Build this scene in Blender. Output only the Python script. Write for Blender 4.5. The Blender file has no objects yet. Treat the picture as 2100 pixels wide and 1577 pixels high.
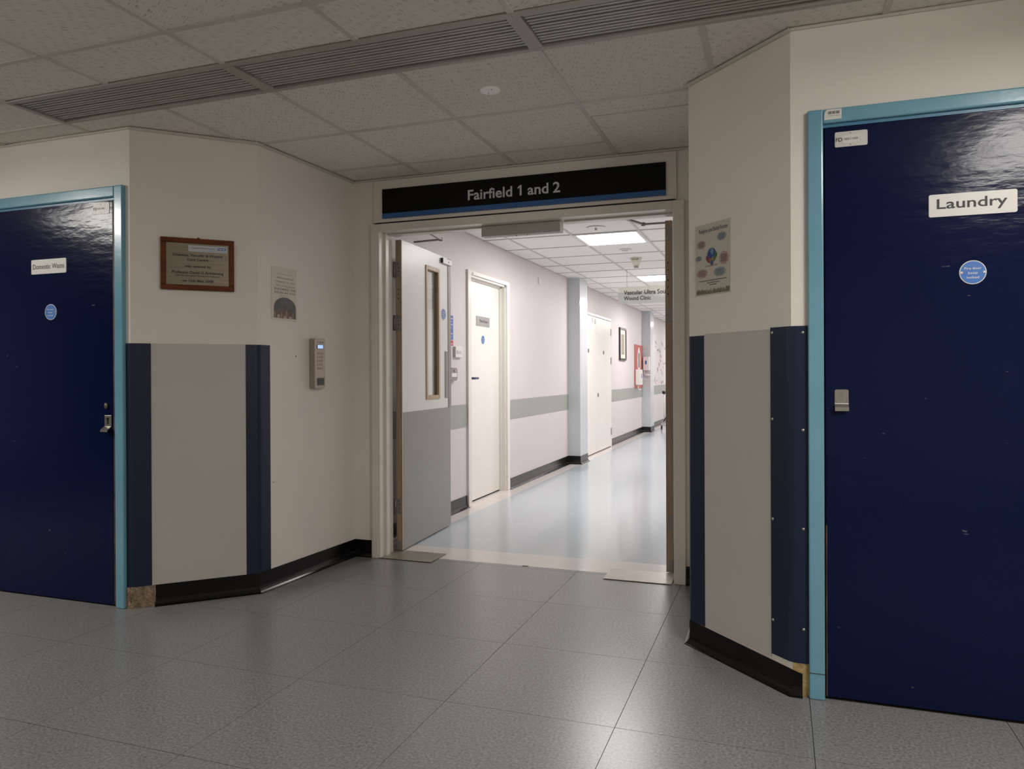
import bpy, bmesh, math, random
from mathutils import Vector, Matrix
random.seed(7)
S = bpy.context.scene
COL = S.collection
PI = math.pi

# ------------------------------------------------------------------ camera
def cam_matrix(yaw, p, r, loc):
    m = Matrix.Rotation(yaw, 3, 'Z') @ Matrix.Rotation(p, 3, 'X') @ Matrix.Rotation(r, 3, 'Y')
    b = Matrix(((1, 0, 0), (0, 0, -1), (0, 1, 0)))      # blender camera axes -> x right, y fwd, z up
    w = (m @ b).to_4x4()
    w.translation = loc
    return w
cd = bpy.data.cameras.new('camera')
cam = bpy.data.objects.new('camera', cd)
COL.objects.link(cam)
cd.sensor_fit = 'HORIZONTAL'; cd.sensor_width = 36.0
cd.lens = 1541.3 / 2100 * 36.0
cd.shift_y = -18.4 / 2100
cd.clip_start = 0.05; cd.clip_end = 100
cam.matrix_world = cam_matrix(0.34262, -0.00169, 0.00441, Vector((0, 0, 1.16)))
S.camera = cam

# ------------------------------------------------------------------ world, exposure
w = bpy.data.worlds.new('world'); S.world = w
w.use_nodes = True
w.node_tree.nodes['Background'].inputs[0].default_value = (0.0, 0.0, 0.0, 1)
w.node_tree.nodes['Background'].inputs[1].default_value = 0.0
S.view_settings.view_transform = 'Standard'
S.view_settings.look = 'None'
S.view_settings.gamma = 1.0
S.view_settings.use_curve_mapping = False
S.view_settings.exposure = 0.0
LOBBY_LIGHT = 35.0        # ceiling panels of the lobby
CORRIDOR_LIGHT = 40.0    # ceiling panels of the corridor beyond the doors

# ------------------------------------------------------------------ materials
MATS = {}
def mat(name, col, rough=0.6, metal=0.0, spec=0.5, coat=0.0, coat_rough=0.1, bump=None, mottle=None, emit=None, alpha=None, trans=None, ior=None):
    """procedural principled material; bump=(scale,strength,distance), mottle=(scale,amount)"""
    if name in MATS: return MATS[name]
    m = bpy.data.materials.new(name); m.use_nodes = True
    nt = m.node_tree; b = nt.nodes['Principled BSDF']
    b.inputs['Base Color'].default_value = (*col, 1)
    b.inputs['Roughness'].default_value = rough
    b.inputs['Metallic'].default_value = metal
    b.inputs['Specular IOR Level'].default_value = spec
    b.inputs['Coat Weight'].default_value = coat
    b.inputs['Coat Roughness'].default_value = coat_rough
    if emit:
        b.inputs['Emission Color'].default_value = (*emit[0], 1)
        b.inputs['Emission Strength'].default_value = emit[1]
    if alpha is not None: b.inputs['Alpha'].default_value = alpha
    if trans is not None: b.inputs['Transmission Weight'].default_value = trans
    if ior is not None: b.inputs['IOR'].default_value = ior
    geo = nt.nodes.new('ShaderNodeNewGeometry')
    if mottle:
        n = nt.nodes.new('ShaderNodeTexNoise'); n.inputs['Scale'].default_value = mottle[0]
        n.inputs['Detail'].default_value = 4
        nt.links.new(geo.outputs['Position'], n.inputs['Vector'])
        r = nt.nodes.new('ShaderNodeMapRange')
        r.inputs[1].default_value = 0.3; r.inputs[2].default_value = 0.7
        r.inputs[3].default_value = 1 - mottle[1]; r.inputs[4].default_value = 1 + mottle[1]
        nt.links.new(n.outputs['Fac'], r.inputs[0])
        mx = nt.nodes.new('ShaderNodeMix'); mx.data_type = 'RGBA'; mx.blend_type = 'MULTIPLY'
        mx.inputs[0].default_value = 1.0
        mx.inputs[6].default_value = (*col, 1)
        nt.links.new(r.outputs[0], mx.inputs[7])
        nt.links.new(mx.outputs[2], b.inputs['Base Color'])
    if bump:
        n2 = nt.nodes.new('ShaderNodeTexNoise'); n2.inputs['Scale'].default_value = bump[0]
        n2.inputs['Detail'].default_value = 3
        nt.links.new(geo.outputs['Position'], n2.inputs['Vector'])
        bp = nt.nodes.new('ShaderNodeBump'); bp.inputs['Strength'].default_value = bump[1]
        bp.inputs['Distance'].default_value = bump[2]
        nt.links.new(n2.outputs['Fac'], bp.inputs['Height'])
        nt.links.new(bp.outputs['Normal'], b.inputs['Normal'])
    MATS[name] = m
    return m

def nodes(m): return m.node_tree.nodes, m.node_tree.links, m.node_tree.nodes['Principled BSDF']

def ramp(nt, stops, interp='LINEAR'):
    r = nt.nodes.new('ShaderNodeValToRGB'); r.color_ramp.interpolation = interp
    e = r.color_ramp.elements
    while len(e) < len(stops): e.new(0.5)
    for i, (p, c) in enumerate(stops):
        e[i].position = p; e[i].color = (*c, 1)
    return r

M_wall = mat('lobby_wall_paint', (0.80, 0.755, 0.685), 0.55, bump=(90, 0.12, 0.004), mottle=(3.0, 0.02))
M_board = mat('sign_board_paint', (0.76, 0.715, 0.645), 0.45, bump=(60, 0.1, 0.003))
M_frame_cream = mat('cream_gloss_paint', (0.76, 0.715, 0.645), 0.28, bump=(70, 0.1, 0.002), mottle=(9, 0.03))
M_cwall = mat('corridor_wall_paint', (0.715, 0.665, 0.665), 0.5, mottle=(2.5, 0.015))
M_cpier = mat('corridor_pier_paint', (0.60, 0.635, 0.66), 0.16, mottle=(2.0, 0.02))
M_cdoor = mat('corridor_door_gloss', (0.90, 0.865, 0.82), 0.28, mottle=(4, 0.02))
M_cframe = mat('corridor_frame_gloss', (0.86, 0.835, 0.785), 0.25)
M_stripe = mat('grey_green_band', (0.36, 0.375, 0.34), 0.4)
M_black_skirt = mat('black_vinyl_skirting', (0.004, 0.004, 0.004), 0.22, spec=0.3, bump=(40, 0.1, 0.002))
M_cskirt = mat('corridor_black_vinyl', (0.012, 0.011, 0.011), 0.22, spec=0.4, bump=(25, 0.12, 0.003))
M_guard = mat('navy_vinyl_guard', (0.0095, 0.0185, 0.045), 0.42, spec=0.35, bump=(300, 0.06, 0.001))
M_panel = mat('grey_wall_sheet', (0.54, 0.51, 0.475), 0.45, bump=(260, 0.08, 0.001), mottle=(4, 0.02))
M_lblue = mat('light_blue_gloss', (0.165, 0.37, 0.48), 0.22, coat=0.3, bump=(55, 0.15, 0.002), mottle=(6, 0.05))
M_steel = mat('brushed_steel', (0.55, 0.53, 0.49), 0.32, metal=1.0)
M_dsteel = mat('dull_grey_metal', (0.27, 0.25, 0.235), 0.45, metal=0.4)
M_black = mat('black_plastic', (0.008, 0.008, 0.009), 0.3)
M_ink = mat('black_print', (0.012, 0.012, 0.014), 0.5)
M_white = mat('white_plastic', (0.80, 0.78, 0.75), 0.35)
M_signwhite = mat('white_sign_plastic', (0.72, 0.71, 0.68), 0.35)
M_signsilver = mat('silver_sign_face', (0.62, 0.60, 0.57), 0.38, metal=0.25)
M_discblue = mat('mandatory_blue', (0.045, 0.17, 0.52), 0.4)
M_signblack = mat('black_sign_face', (0.005, 0.005, 0.005), 0.4, spec=0.15)
M_signblue = mat('blue_sign_stripe', (0.030, 0.115, 0.33), 0.4)
M_signgrey = mat('grey_sign_lettering', (0.60, 0.59, 0.57), 0.45)
M_vent = mat('grille_paint', (0.40, 0.37, 0.335), 0.45, mottle=(6, 0.05))
M_slat = mat('grille_slat', (0.46, 0.43, 0.395), 0.4, mottle=(8, 0.06))
M_dark = mat('dark_void', (0.006, 0.006, 0.006), 0.9)
M_bar = mat('ceiling_grid_bar', (0.60, 0.56, 0.50), 0.45, mottle=(14, 0.05))
M_cbar = mat('corridor_grid_bar', (0.60, 0.585, 0.565), 0.5)
M_slab = mat('plenum_slab', (0.05, 0.05, 0.05), 0.9)
M_cream_lino = mat('cream_lino', (0.72, 0.665, 0.64), 0.18, bump=(14, 0.05, 0.003), mottle=(7, 0.03))
M_subfloor = mat('weld_joint', (0.045, 0.042, 0.040), 0.6)
M_threshold = mat('threshold_plate_brown', (0.24, 0.215, 0.17), 0.3, mottle=(9, 0.08))
M_threshold2 = mat('threshold_plate_cream', (0.58, 0.535, 0.47), 0.3, mottle=(9, 0.06))
M_paper = mat('poster_paper', (0.66, 0.615, 0.53), 0.35)
M_paper2 = mat('poster_paper_grey', (0.55, 0.515, 0.44), 0.35)
M_grey_ink = mat('grey_print', (0.10, 0.09, 0.085), 0.5)
M_orange_ink = mat('orange_print', (0.42, 0.27, 0.20), 0.5)
M_purple_ink = mat('purple_print', (0.10, 0.07, 0.13), 0.5)
M_dframe = mat('overhead_box_grey', (0.42, 0.395, 0.36), 0.45)
M_leafwhite = mat('leaf_white_laminate', (0.84, 0.825, 0.80), 0.35)
M_leafgrey = mat('leaf_kick_grey', (0.335, 0.325, 0.31), 0.4)
M_strip = mat('leaf_edge_strip', (0.30, 0.285, 0.28), 0.4)
M_glass = mat('door_glass', (0.92, 0.95, 0.93), 0.03, trans=1.0, ior=1.45)
M_lip = mat('leaf_pale_lipping', (0.72, 0.63, 0.56), 0.4)
M_red = mat('red_print', (0.55, 0.06, 0.055), 0.4)
M_noticeblue = mat('blue_notice', (0.05, 0.13, 0.45), 0.4)
M_decal = mat('decal_black', (0.02, 0.02, 0.02), 0.5)
M_mount = mat('picture_mount', (0.80, 0.76, 0.66), 0.6)
M_picture = mat('picture_print', (0.36, 0.31, 0.28), 0.5, mottle=(25, 0.3))
M_cream_plastic = mat('cream_plastic', (0.70, 0.68, 0.58), 0.35)
M_plaster = mat('bare_plaster', (0.30, 0.225, 0.15), 0.9, bump=(70, 0.8, 0.02), mottle=(30, 0.35))

def wood(name, a, b, scale=(3, 60, 60), rough=0.45):
    m = mat(name, a, rough); nn, ll, bs = nodes(m); nt = m.node_tree
    tc = nn.new('ShaderNodeTexCoord'); mp = nn.new('ShaderNodeMapping')
    mp.inputs['Scale'].default_value = scale
    ll.new(tc.outputs['Object'], mp.inputs['Vector'])
    n = nn.new('ShaderNodeTexNoise'); n.inputs['Scale'].default_value = 1.0; n.inputs['Detail'].default_value = 6
    ll.new(mp.outputs[0], n.inputs['Vector'])
    r = ramp(nt, [(0.3, a), (0.7, b)]); ll.new(n.outputs['Fac'], r.inputs[0])
    ll.new(r.outputs[0], bs.inputs['Base Color'])
    return m
M_plaquewood = wood('plaque_wood', (0.10, 0.028, 0.009), (0.17, 0.052, 0.017), (8, 60, 60), 0.5)
M_plaquewood.node_tree.nodes['Principled BSDF'].inputs['Specular IOR Level'].default_value = 0.15
M_edgewood = wood('leaf_edge_wood', (0.30, 0.21, 0.14), (0.42, 0.31, 0.21), (60, 60, 3))
M_bead = wood('glazing_bead_wood', (0.50, 0.36, 0.24), (0.60, 0.45, 0.32), (40, 40, 4))

def worn_edge_mat():
    m = mat('worn_brown_edge', (0.1, 0.05, 0.02), 0.6); nn, ll, bs = nodes(m); nt = m.node_tree
    geo = nn.new('ShaderNodeNewGeometry'); mp = nn.new('ShaderNodeMapping'); mp.inputs['Scale'].default_value = (60, 60, 14)
    ll.new(geo.outputs['Position'], mp.inputs[0])
    n = nn.new('ShaderNodeTexNoise'); n.inputs['Scale'].default_value = 1.0; n.inputs['Detail'].default_value = 5
    ll.new(mp.outputs[0], n.inputs['Vector'])
    r = ramp(nt, [(0.30, (0.012, 0.012, 0.03)), (0.42, (0.075, 0.035, 0.018)), (0.62, (0.13, 0.065, 0.035)), (0.78, (0.30, 0.17, 0.08))])
    ll.new(n.outputs['Fac'], r.inputs[0]); ll.new(r.outputs[0], bs.inputs['Base Color'])
    return m
M_worn = worn_edge_mat()

def navy_door():
    m = mat('navy_gloss_door', (0.0042, 0.0085, 0.042), 0.15, spec=0.18)
    nn, ll, bs = nodes(m); nt = m.node_tree
    geo = nn.new('ShaderNodeNewGeometry')
    mp = nn.new('ShaderNodeMapping'); mp.inputs['Scale'].default_value = (9, 9, 26)
    ll.new(geo.outputs['Position'], mp.inputs[0])
    n = nn.new('ShaderNodeTexNoise'); n.inputs['Scale'].default_value = 1.0; n.inputs['Detail'].default_value = 5
    ll.new(mp.outputs[0], n.inputs['Vector'])
    bp = nn.new('ShaderNodeBump'); bp.inputs['Strength'].default_value = 0.25; bp.inputs['Distance'].default_value = 0.006
    ll.new(n.outputs['Fac'], bp.inputs['Height']); ll.new(bp.outputs[0], bs.inputs['Normal'])
    # sparse pale scratches
    v = nn.new('ShaderNodeTexNoise'); v.inputs['Scale'].default_value = 1.0; v.inputs['Detail'].default_value = 2
    mp2 = nn.new('ShaderNodeMapping'); mp2.inputs['Scale'].default_value = (16, 16, 55)
    ll.new(geo.outputs['Position'], mp2.inputs[0]); ll.new(mp2.outputs[0], v.inputs['Vector'])
    r = ramp(nt, [(0.0, (0.0042, 0.0085, 0.042)), (0.752, (0.0042, 0.0085, 0.042)), (0.770, (0.10, 0.10, 0.12))])
    ll.new(v.outputs['Fac'], r.inputs[0]); ll.new(r.outputs[0], bs.inputs['Base Color'])
    return m
def chip_paint(m, chip, thr):
    nn, ll, bs = nodes(m); nt = m.node_tree
    geo = nn.new('ShaderNodeNewGeometry'); mp = nn.new('ShaderNodeMapping'); mp.inputs['Scale'].default_value = (45, 45, 17)
    ll.new(geo.outputs['Position'], mp.inputs[0])
    n = nn.new('ShaderNodeTexNoise'); n.inputs['Scale'].default_value = 1.0; n.inputs['Detail'].default_value = 4
    ll.new(mp.outputs[0], n.inputs['Vector'])
    r = nn.new('ShaderNodeMapRange'); r.inputs[1].default_value = thr; r.inputs[2].default_value = thr + .015
    ll.new(n.outputs['Fac'], r.inputs[0])
    src = bs.inputs['Base Color'].links[0].from_socket
    mx = nn.new('ShaderNodeMix'); mx.data_type = 'RGBA'; mx.inputs[7].default_value = (*chip, 1)
    ll.new(r.outputs[0], mx.inputs[0]); ll.new(src, mx.inputs[6]); ll.new(mx.outputs[2], bs.inputs['Base Color'])
chip_paint(M_lblue, (0.36, 0.25, 0.20), 0.735)
M_navy = navy_door()

def ceiling_tile_mat(name, base, fleck, amount, bumpy):
    m = mat(name, base, 0.8); nn, ll, bs = nodes(m); nt = m.node_tree
    geo = nn.new('ShaderNodeNewGeometry'); oi = nn.new('ShaderNodeObjectInfo')
    # per tile: shift and turn the fissure pattern
    off = nn.new('ShaderNodeVectorMath'); off.operation = 'MULTIPLY_ADD'
    ll.new(oi.outputs['Random'], off.inputs[0]); off.inputs[1].default_value = (37, 61, 0)
    ll.new(geo.outputs['Position'], off.inputs[2])
    rot = nn.new('ShaderNodeVectorRotate'); rot.rotation_type = 'Z_AXIS'
    ll.new(off.outputs[0], rot.inputs['Vector'])
    ang = nn.new('ShaderNodeMath'); ang.operation = 'MULTIPLY'; ang.inputs[1].default_value = 6.28
    ll.new(oi.outputs['Random'], ang.inputs[0]); ll.new(ang.outputs[0], rot.inputs['Angle'])
    wob = nn.new('ShaderNodeTexNoise'); wob.inputs['Scale'].default_value = 14; wob.inputs['Detail'].default_value = 2
    ll.new(rot.outputs[0], wob.inputs['Vector'])
    wv = nn.new('ShaderNodeVectorMath'); wv.operation = 'MULTIPLY_ADD'
    ll.new(wob.outputs['Color'], wv.inputs[0]); wv.inputs[1].default_value = (0.035, 0.035, 0)
    ll.new(rot.outputs[0], wv.inputs[2])
    mp = nn.new('ShaderNodeMapping'); mp.inputs['Scale'].default_value = (24, 150, 1)
    ll.new(wv.outputs[0], mp.inputs[0])
    v = nn.new('ShaderNodeTexVoronoi'); v.voronoi_dimensions = '2D'; v.inputs['Scale'].default_value = 1.0
    ll.new(mp.outputs[0], v.inputs['Vector'])
    # fleck where distance is small and the cell's colour is above a threshold
    d = nn.new('ShaderNodeMapRange'); d.inputs[1].default_value = 0.14; d.inputs[2].default_value = 0.36
    d.inputs[3].default_value = 1; d.inputs[4].default_value = 0
    ll.new(v.outputs['Distance'], d.inputs[0])
    sep = nn.new('ShaderNodeSeparateColor'); ll.new(v.outputs['Color'], sep.inputs[0])
    g = nn.new('ShaderNodeMapRange'); g.inputs[1].default_value = 0.45; g.inputs[2].default_value = 1.0
    g.inputs[3].default_value = 0.0; g.inputs[4].default_value = amount
    ll.new(sep.outputs[0], g.inputs[0])
    mul = nn.new('ShaderNodeMath'); mul.operation = 'MULTIPLY'; ll.new(d.outputs[0], mul.inputs[0]); ll.new(g.outputs[0], mul.inputs[1])
    fine = nn.new('ShaderNodeTexNoise'); fine.inputs['Scale'].default_value = 220; fine.inputs['Detail'].default_value = 2
    ll.new(geo.outputs['Position'], fine.inputs['Vector'])
    fr = nn.new('ShaderNodeMapRange'); fr.inputs[1].default_value = 0.3; fr.inputs[2].default_value = 0.7; fr.inputs[3].default_value = 0.93; fr.inputs[4].default_value = 1.05
    ll.new(fine.outputs['Fac'], fr.inputs[0])
    mx = nn.new('ShaderNodeMix'); mx.data_type = 'RGBA'
    mx.inputs[6].default_value = (*base, 1); mx.inputs[7].default_value = (*fleck, 1)
    ll.new(mul.outputs[0], mx.inputs[0])
    m2 = nn.new('ShaderNodeMix'); m2.data_type = 'RGBA'; m2.blend_type = 'MULTIPLY'; m2.inputs[0].default_value = 1
    ll.new(mx.outputs[2], m2.inputs[6]); ll.new(fr.outputs[0], m2.inputs[7])
    ll.new(m2.outputs[2], bs.inputs['Base Color'])
    bp = nn.new('ShaderNodeBump'); bp.inputs['Strength'].default_value = bumpy; bp.inputs['Distance'].default_value = 0.004; bp.invert = True
    ll.new(mul.outputs[0], bp.inputs['Height']); ll.new(bp.outputs[0], bs.inputs['Normal'])
    return m
M_ctile = ceiling_tile_mat('fissured_ceiling_tile', (0.82, 0.775, 0.715), (0.32, 0.28, 0.24), 0.75, 0.35)
M_ctile2 = ceiling_tile_mat('corridor_ceiling_tile', (0.90, 0.88, 0.855), (0.72, 0.70, 0.68), 0.35, 0.1)

def floor_tile_mat():
    m = mat('speckled_vinyl_tile', (0.2, 0.19, 0.18), 0.3, spec=0.5); nn, ll, bs = nodes(m); nt = m.node_tree
    geo = nn.new('ShaderNodeNewGeometry'); oi = nn.new('ShaderNodeObjectInfo')
    n1 = nn.new('ShaderNodeTexNoise'); n1.inputs['Scale'].default_value = 105; n1.inputs['Detail'].default_value = 2; n1.inputs['Roughness'].default_value = 0.6
    ll.new(geo.outputs['Position'], n1.inputs['Vector'])
    r1 = ramp(nt, [(0.30, (0.130, 0.130, 0.132)), (0.5, (0.208, 0.207, 0.205)), (0.70, (0.295, 0.288, 0.280))])
    ll.new(n1.outputs['Fac'], r1.inputs[0])
    tv = nn.new('ShaderNodeMapRange'); tv.inputs[3].default_value = 0.98; tv.inputs[4].default_value = 1.02
    ll.new(oi.outputs['Random'], tv.inputs[0])
    mx2 = nn.new('ShaderNodeMix'); mx2.data_type = 'RGBA'; mx2.blend_type = 'MULTIPLY'; mx2.inputs[0].default_value = 1
    ll.new(r1.outputs[0], mx2.inputs[6]); ll.new(tv.outputs[0], mx2.inputs[7])
    ll.new(mx2.outputs[2], bs.inputs['Base Color'])
    bs.inputs['Roughness'].default_value = 0.275
    return m
M_ftile = floor_tile_mat()

def blue_lino_mat():
    m = mat('pale_blue_lino', (0.33, 0.42, 0.50), 0.14); nn, ll, bs = nodes(m); nt = m.node_tree
    geo = nn.new('ShaderNodeNewGeometry')
    n1 = nn.new('ShaderNodeTexNoise'); n1.inputs['Scale'].default_value = 120; n1.inputs['Detail'].default_value = 3
    ll.new(geo.outputs['Position'], n1.inputs['Vector'])
    r1 = ramp(nt, [(0.35, (0.48, 0.535, 0.585)), (0.65, (0.55, 0.60, 0.645))]); ll.new(n1.outputs['Fac'], r1.inputs[0])
    ll.new(r1.outputs[0], bs.inputs['Base Color'])
    n2 = nn.new('ShaderNodeTexNoise'); n2.inputs['Scale'].default_value = 9; n2.inputs['Detail'].default_value = 3
    ll.new(geo.outputs['Position'], n2.inputs['Vector'])
    bp = nn.new('ShaderNodeBump'); bp.inputs['Strength'].default_value = 0.08; bp.inputs['Distance'].default_value = 0.006
    ll.new(n2.outputs['Fac'], bp.inputs['Height']); ll.new(bp.outputs[0], bs.inputs['Normal'])
    return m
M_blue_lino = blue_lino_mat()

def plaque_metal():
    m = mat('plaque_brass_steel', (0.30, 0.25, 0.19), 0.38, metal=0.6); nn, ll, bs = nodes(m); nt = m.node_tree
    tc = nn.new('ShaderNodeTexCoord'); mp = nn.new('ShaderNodeMapping'); mp.inputs['Scale'].default_value = (6, 6, 260)
    ll.new(tc.outputs['Object'], mp.inputs[0])
    n = nn.new('ShaderNodeTexNoise'); n.inputs['Scale'].default_value = 1.0; n.inputs['Detail'].default_value = 3
    ll.new(mp.outputs[0], n.inputs['Vector'])
    r = ramp(nt, [(0.3, (0.185, 0.155, 0.112)), (0.7, (0.26, 0.22, 0.165))]); ll.new(n.outputs['Fac'], r.inputs[0])
    ll.new(r.outputs[0], bs.inputs['Base Color'])
    return m
M_plaquemetal = plaque_metal()
def light_mat(name, col, strength):
    m = mat(name, (0.9, 0.9, 0.9), 0.4, emit=(col, strength))
    m.cycles.emission_sampling = 'FRONT'
    return m
M_lobby_light = light_mat('lobby_diffuser', (1.0, 0.96, 0.905), LOBBY_LIGHT)
M_fill_light = light_mat('added_fill_diffuser', (1.0, 0.96, 0.905), LOBBY_LIGHT * 0.15)  # weak glow for the added fill lamp only
M_corr_light = light_mat('corridor_diffuser', (1.0, 0.965, 0.93), CORRIDOR_LIGHT)
M_screen = mat('keypad_screen', (0.2, 0.3, 0.5), 0.3, emit=((0.42, 0.62, 1.0), 0.85))

# ------------------------------------------------------------------ mesh helpers
def box(bm, x0, x1, y0, y1, z0, z1, bevel=0.0, seg=2):
    r = bmesh.ops.create_cube(bm, size=1.0)
    vs = r['verts']
    for v in vs:
        v.co = Vector((x0 + (v.co.x + .5) * (x1 - x0), y0 + (v.co.y + .5) * (y1 - y0), z0 + (v.co.z + .5) * (z1 - z0)))
    if bevel > 0:
        es = list({e for v in vs for e in v.link_edges})
        bmesh.ops.bevel(bm, geom=es, offset=bevel, segments=seg, profile=0.5, affect='EDGES')
    return vs
def cyl(bm, c, r, h, axis='Z', seg=20, r2=None, sx=1.0, sz=1.0):
    """cylinder centred at c along an axis; r2 top radius"""
    rr = bmesh.ops.create_cone(bm, cap_ends=True, segments=seg, radius1=r, radius2=r if r2 is None else r2, depth=h)
    rot = {'Z': Matrix(), 'Y': Matrix.Rotation(PI / 2, 4, 'X'), 'X': Matrix.Rotation(PI / 2, 4, 'Y')}[axis]
    for v in rr['verts']:
        q = rot @ v.co
        v.co = Vector((q.x * sx + c[0], q.y + c[1], q.z * sz + c[2]))
    return rr['verts']
def poly_prism_xz(bm, pts, y0, y1):
    """outline in local XZ, extruded in Y"""
    a = [bm.verts.new((x, y0, z)) for x, z in pts]; b = [bm.verts.new((x, y1, z)) for x, z in pts]
    bm.faces.new(a); bm.faces.new(b[::-1])
    n = len(pts)
    for i in range(n):
        bm.faces.new((a[i], b[i], b[(i + 1) % n], a[(i + 1) % n]))
def prism_plan(bm, pts, z0, z1):
    a = [bm.verts.new((x, y, z0)) for x, y in pts]; b = [bm.verts.new((x, y, z1)) for x, y in pts]
    bm.faces.new(a[::-1]); bm.faces.new(b)
    n = len(pts)
    for i in range(n):
        bm.faces.new((a[i], a[(i + 1) % n], b[(i + 1) % n], b[i]))
def tube(bm, pts, r, seg=8):
    pts = [Vector(p) for p in pts]; rings = []
    for i, p in enumerate(pts):
        d = (pts[min(i + 1, len(pts) - 1)] - pts[max(i - 1, 0)]).normalized()
        up = Vector((0, 0, 1)) if abs(d.z) < .9 else Vector((1, 0, 0))
        a = d.cross(up).normalized(); b = d.cross(a).normalized()
        rings.append([bm.verts.new(p + (a * math.cos(t) + b * math.sin(t)) * r) for t in [2 * PI * k / seg for k in range(seg)]])
    for i in range(len(rings) - 1):
        for k in range(seg):
            bm.faces.new((rings[i][k], rings[i][(k + 1) % seg], rings[i + 1][(k + 1) % seg], rings[i + 1][k]))
    bm.faces.new(rings[0][::-1]); bm.faces.new(rings[-1])
def rrect(x0, x1, z0, z1, r, n=4):
    o = []
    for cx, cz, a0 in ((x1 - r, z1 - r, 0), (x0 + r, z1 - r, PI / 2), (x0 + r, z0 + r, PI), (x1 - r, z0 + r, 1.5 * PI)):
        for k in range(n + 1):
            a = a0 + PI / 2 * k / n
            o.append((cx + r * math.cos(a), cz + r * math.sin(a)))
    return o
def ellipse(cx, cz, rx, rz, n=24, a0=0, a1=2 * PI):
    full = abs(a1 - a0 - 2 * PI) < 1e-6
    return [(cx + rx * math.cos(a0 + (a1 - a0) * k / (n if full else n - 1)), cz + rz * math.sin(a0 + (a1 - a0) * k / (n if full else n - 1))) for k in range(n)]

def link(name, data, m=None, parent=None):
    o = bpy.data.objects.new(name, data); COL.objects.link(o)
    if m is not None and data is not None: data.materials.append(m)
    if parent is not None: o.parent = parent
    return o
def obj(name, bm, m, parent=None, smooth=False):
    bmesh.ops.recalc_face_normals(bm, faces=bm.faces[:])
    me = bpy.data.meshes.new(name); bm.to_mesh(me); bm.free()
    if smooth:
        for p in me.polygons: p.use_smooth = True
    return link(name, me, m, parent)
def pbox(name, b, m, parent=None, bevel=0.0):
    bm = bmesh.new(); box(bm, *b, bevel=bevel); return obj(name, bm, m, parent)
def pprism(name, pts, y0, y1, m, parent=None):
    bm = bmesh.new(); poly_prism_xz(bm, pts, y0, y1); return obj(name, bm, m, parent)
def struct(o, label=None):
    o['kind'] = 'structure'
    if label: o['label'] = label
    return o
def tag(o, label, cat, group=None):
    o['label'] = label; o['category'] = cat
    if group: o['group'] = group
    return o
def empty(name, x, y, ang_deg, z=0.0):
    """local X runs along the wall to the viewer's right, local -Y points out of the wall, Z up"""
    o = bpy.data.objects.new(name, None); COL.objects.link(o)
    o.empty_display_size = 0.05
    o.location = (x, y, z); o.rotation_euler = (0, 0, math.radians(ang_deg))
    return o
def place(o, x, y, ang_deg, z=0.0):
    o.location = (x, y, z); o.rotation_euler = (0, 0, math.radians(ang_deg)); return o
def plabel(o, label): o['label'] = label; return o

def lettering(body, x, z, cap, width, m, parent, y=-0.001, align='C', bold=0.0, name='lettering', depth=0.0004):
    """flat lettering: cap height cap, set to width, on local plane y, baseline at z; x is centre or left"""
    cu = bpy.data.curves.new('t', 'FONT'); cu.body = body; cu.size = 1.0; cu.offset = bold; cu.extrude = 0.0
    cu.resolution_u = 3
    to = bpy.data.objects.new('t', cu); COL.objects.link(to)
    dg = bpy.context.evaluated_depsgraph_get()
    me = bpy.data.meshes.new_from_object(to.evaluated_get(dg))
    bpy.data.objects.remove(to); bpy.data.curves.remove(cu)
    if not me.vertices: return None
    xs = [v.co.x for v in me.vertices]; a, b = min(xs), max(xs)
    sx = width / (b - a); sz = cap / 0.70
    x0 = x - width / 2 if align == 'C' else x
    for v in me.vertices:
        v.co = Vector((x0 + (v.co.x - a) * sx, y, z + v.co.y * sz))
    me.name = name
    o = link(name, me, m, parent)
    return o

def clean(me): return me

# wall frames -----------------------------------------------------------------
CZ = 2.398           # lobby ceiling
YD = 2.89            # plane of the blue doors
YB = 4.21            # plane of the double doors
A0, A1 = (-3.05, 2.89), (-2.62, 3.32)          # left chamfer
B1 = (-2.578, 4.21)                            # left recess side ends here
D0, D1 = (-0.366, 3.294), (0.038, 2.89)        # right chamfer
ANG_SIDE = math.degrees(math.atan2(B1[1] - A1[1], B1[0] - A1[0]))
XR = -0.366
CX = -2.58           # corridor left wall
CH = 2.392           # corridor ceiling
CXR = -0.36          # corridor right wall
CEND = 20.5
ZT = 2.415           # wall tops

# ------------------------------------------------------------------ floor
bm = bmesh.new(); box(bm, -9.6, 3.9, -2.2, 4.42, -0.12, -0.0035)
floor = struct(obj('floor', bm, M_subfloor), 'grey speckled vinyl tile floor with dark welded joints')
TX, TY, TP = -0.515, 3.04, 0.6095
def tile_mesh(wx, wy):
    bm = bmesh.new(); box(bm, 0, wx, 0, wy, -0.0035, 0.0)
    me = bpy.data.meshes.new('floor_tile'); bmesh.ops.recalc_face_normals(bm, faces=bm.faces[:]); bm.to_mesh(me); bm.free()
    me.materials.append(M_ftile); return me
G = 0.0011
tm = tile_mesh(TP - 2 * G, TP - 2 * G)
for i in range(-15, 8):
    for j in range(-9, 2):
        x = TX + i * TP; y = TY + j * TP
        if x + TP < -9.6 or x > 3.9: continue
        if y >= YD + 0.25 and (x + TP < -2.65 or x > -0.34): continue
        o = link('floor_tile', tm, None, floor); o.location = (x + G, y + G, 0)
tm2 = tile_mesh(TP - 2 * G, 4.305 - (TY + 2 * TP) - 2 * G)
for i in range(-4, 1):
    o = link('floor_tile', tm2, None, floor); o.location = (TX + i * TP + G, TY + 2 * TP + G, 0)

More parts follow.
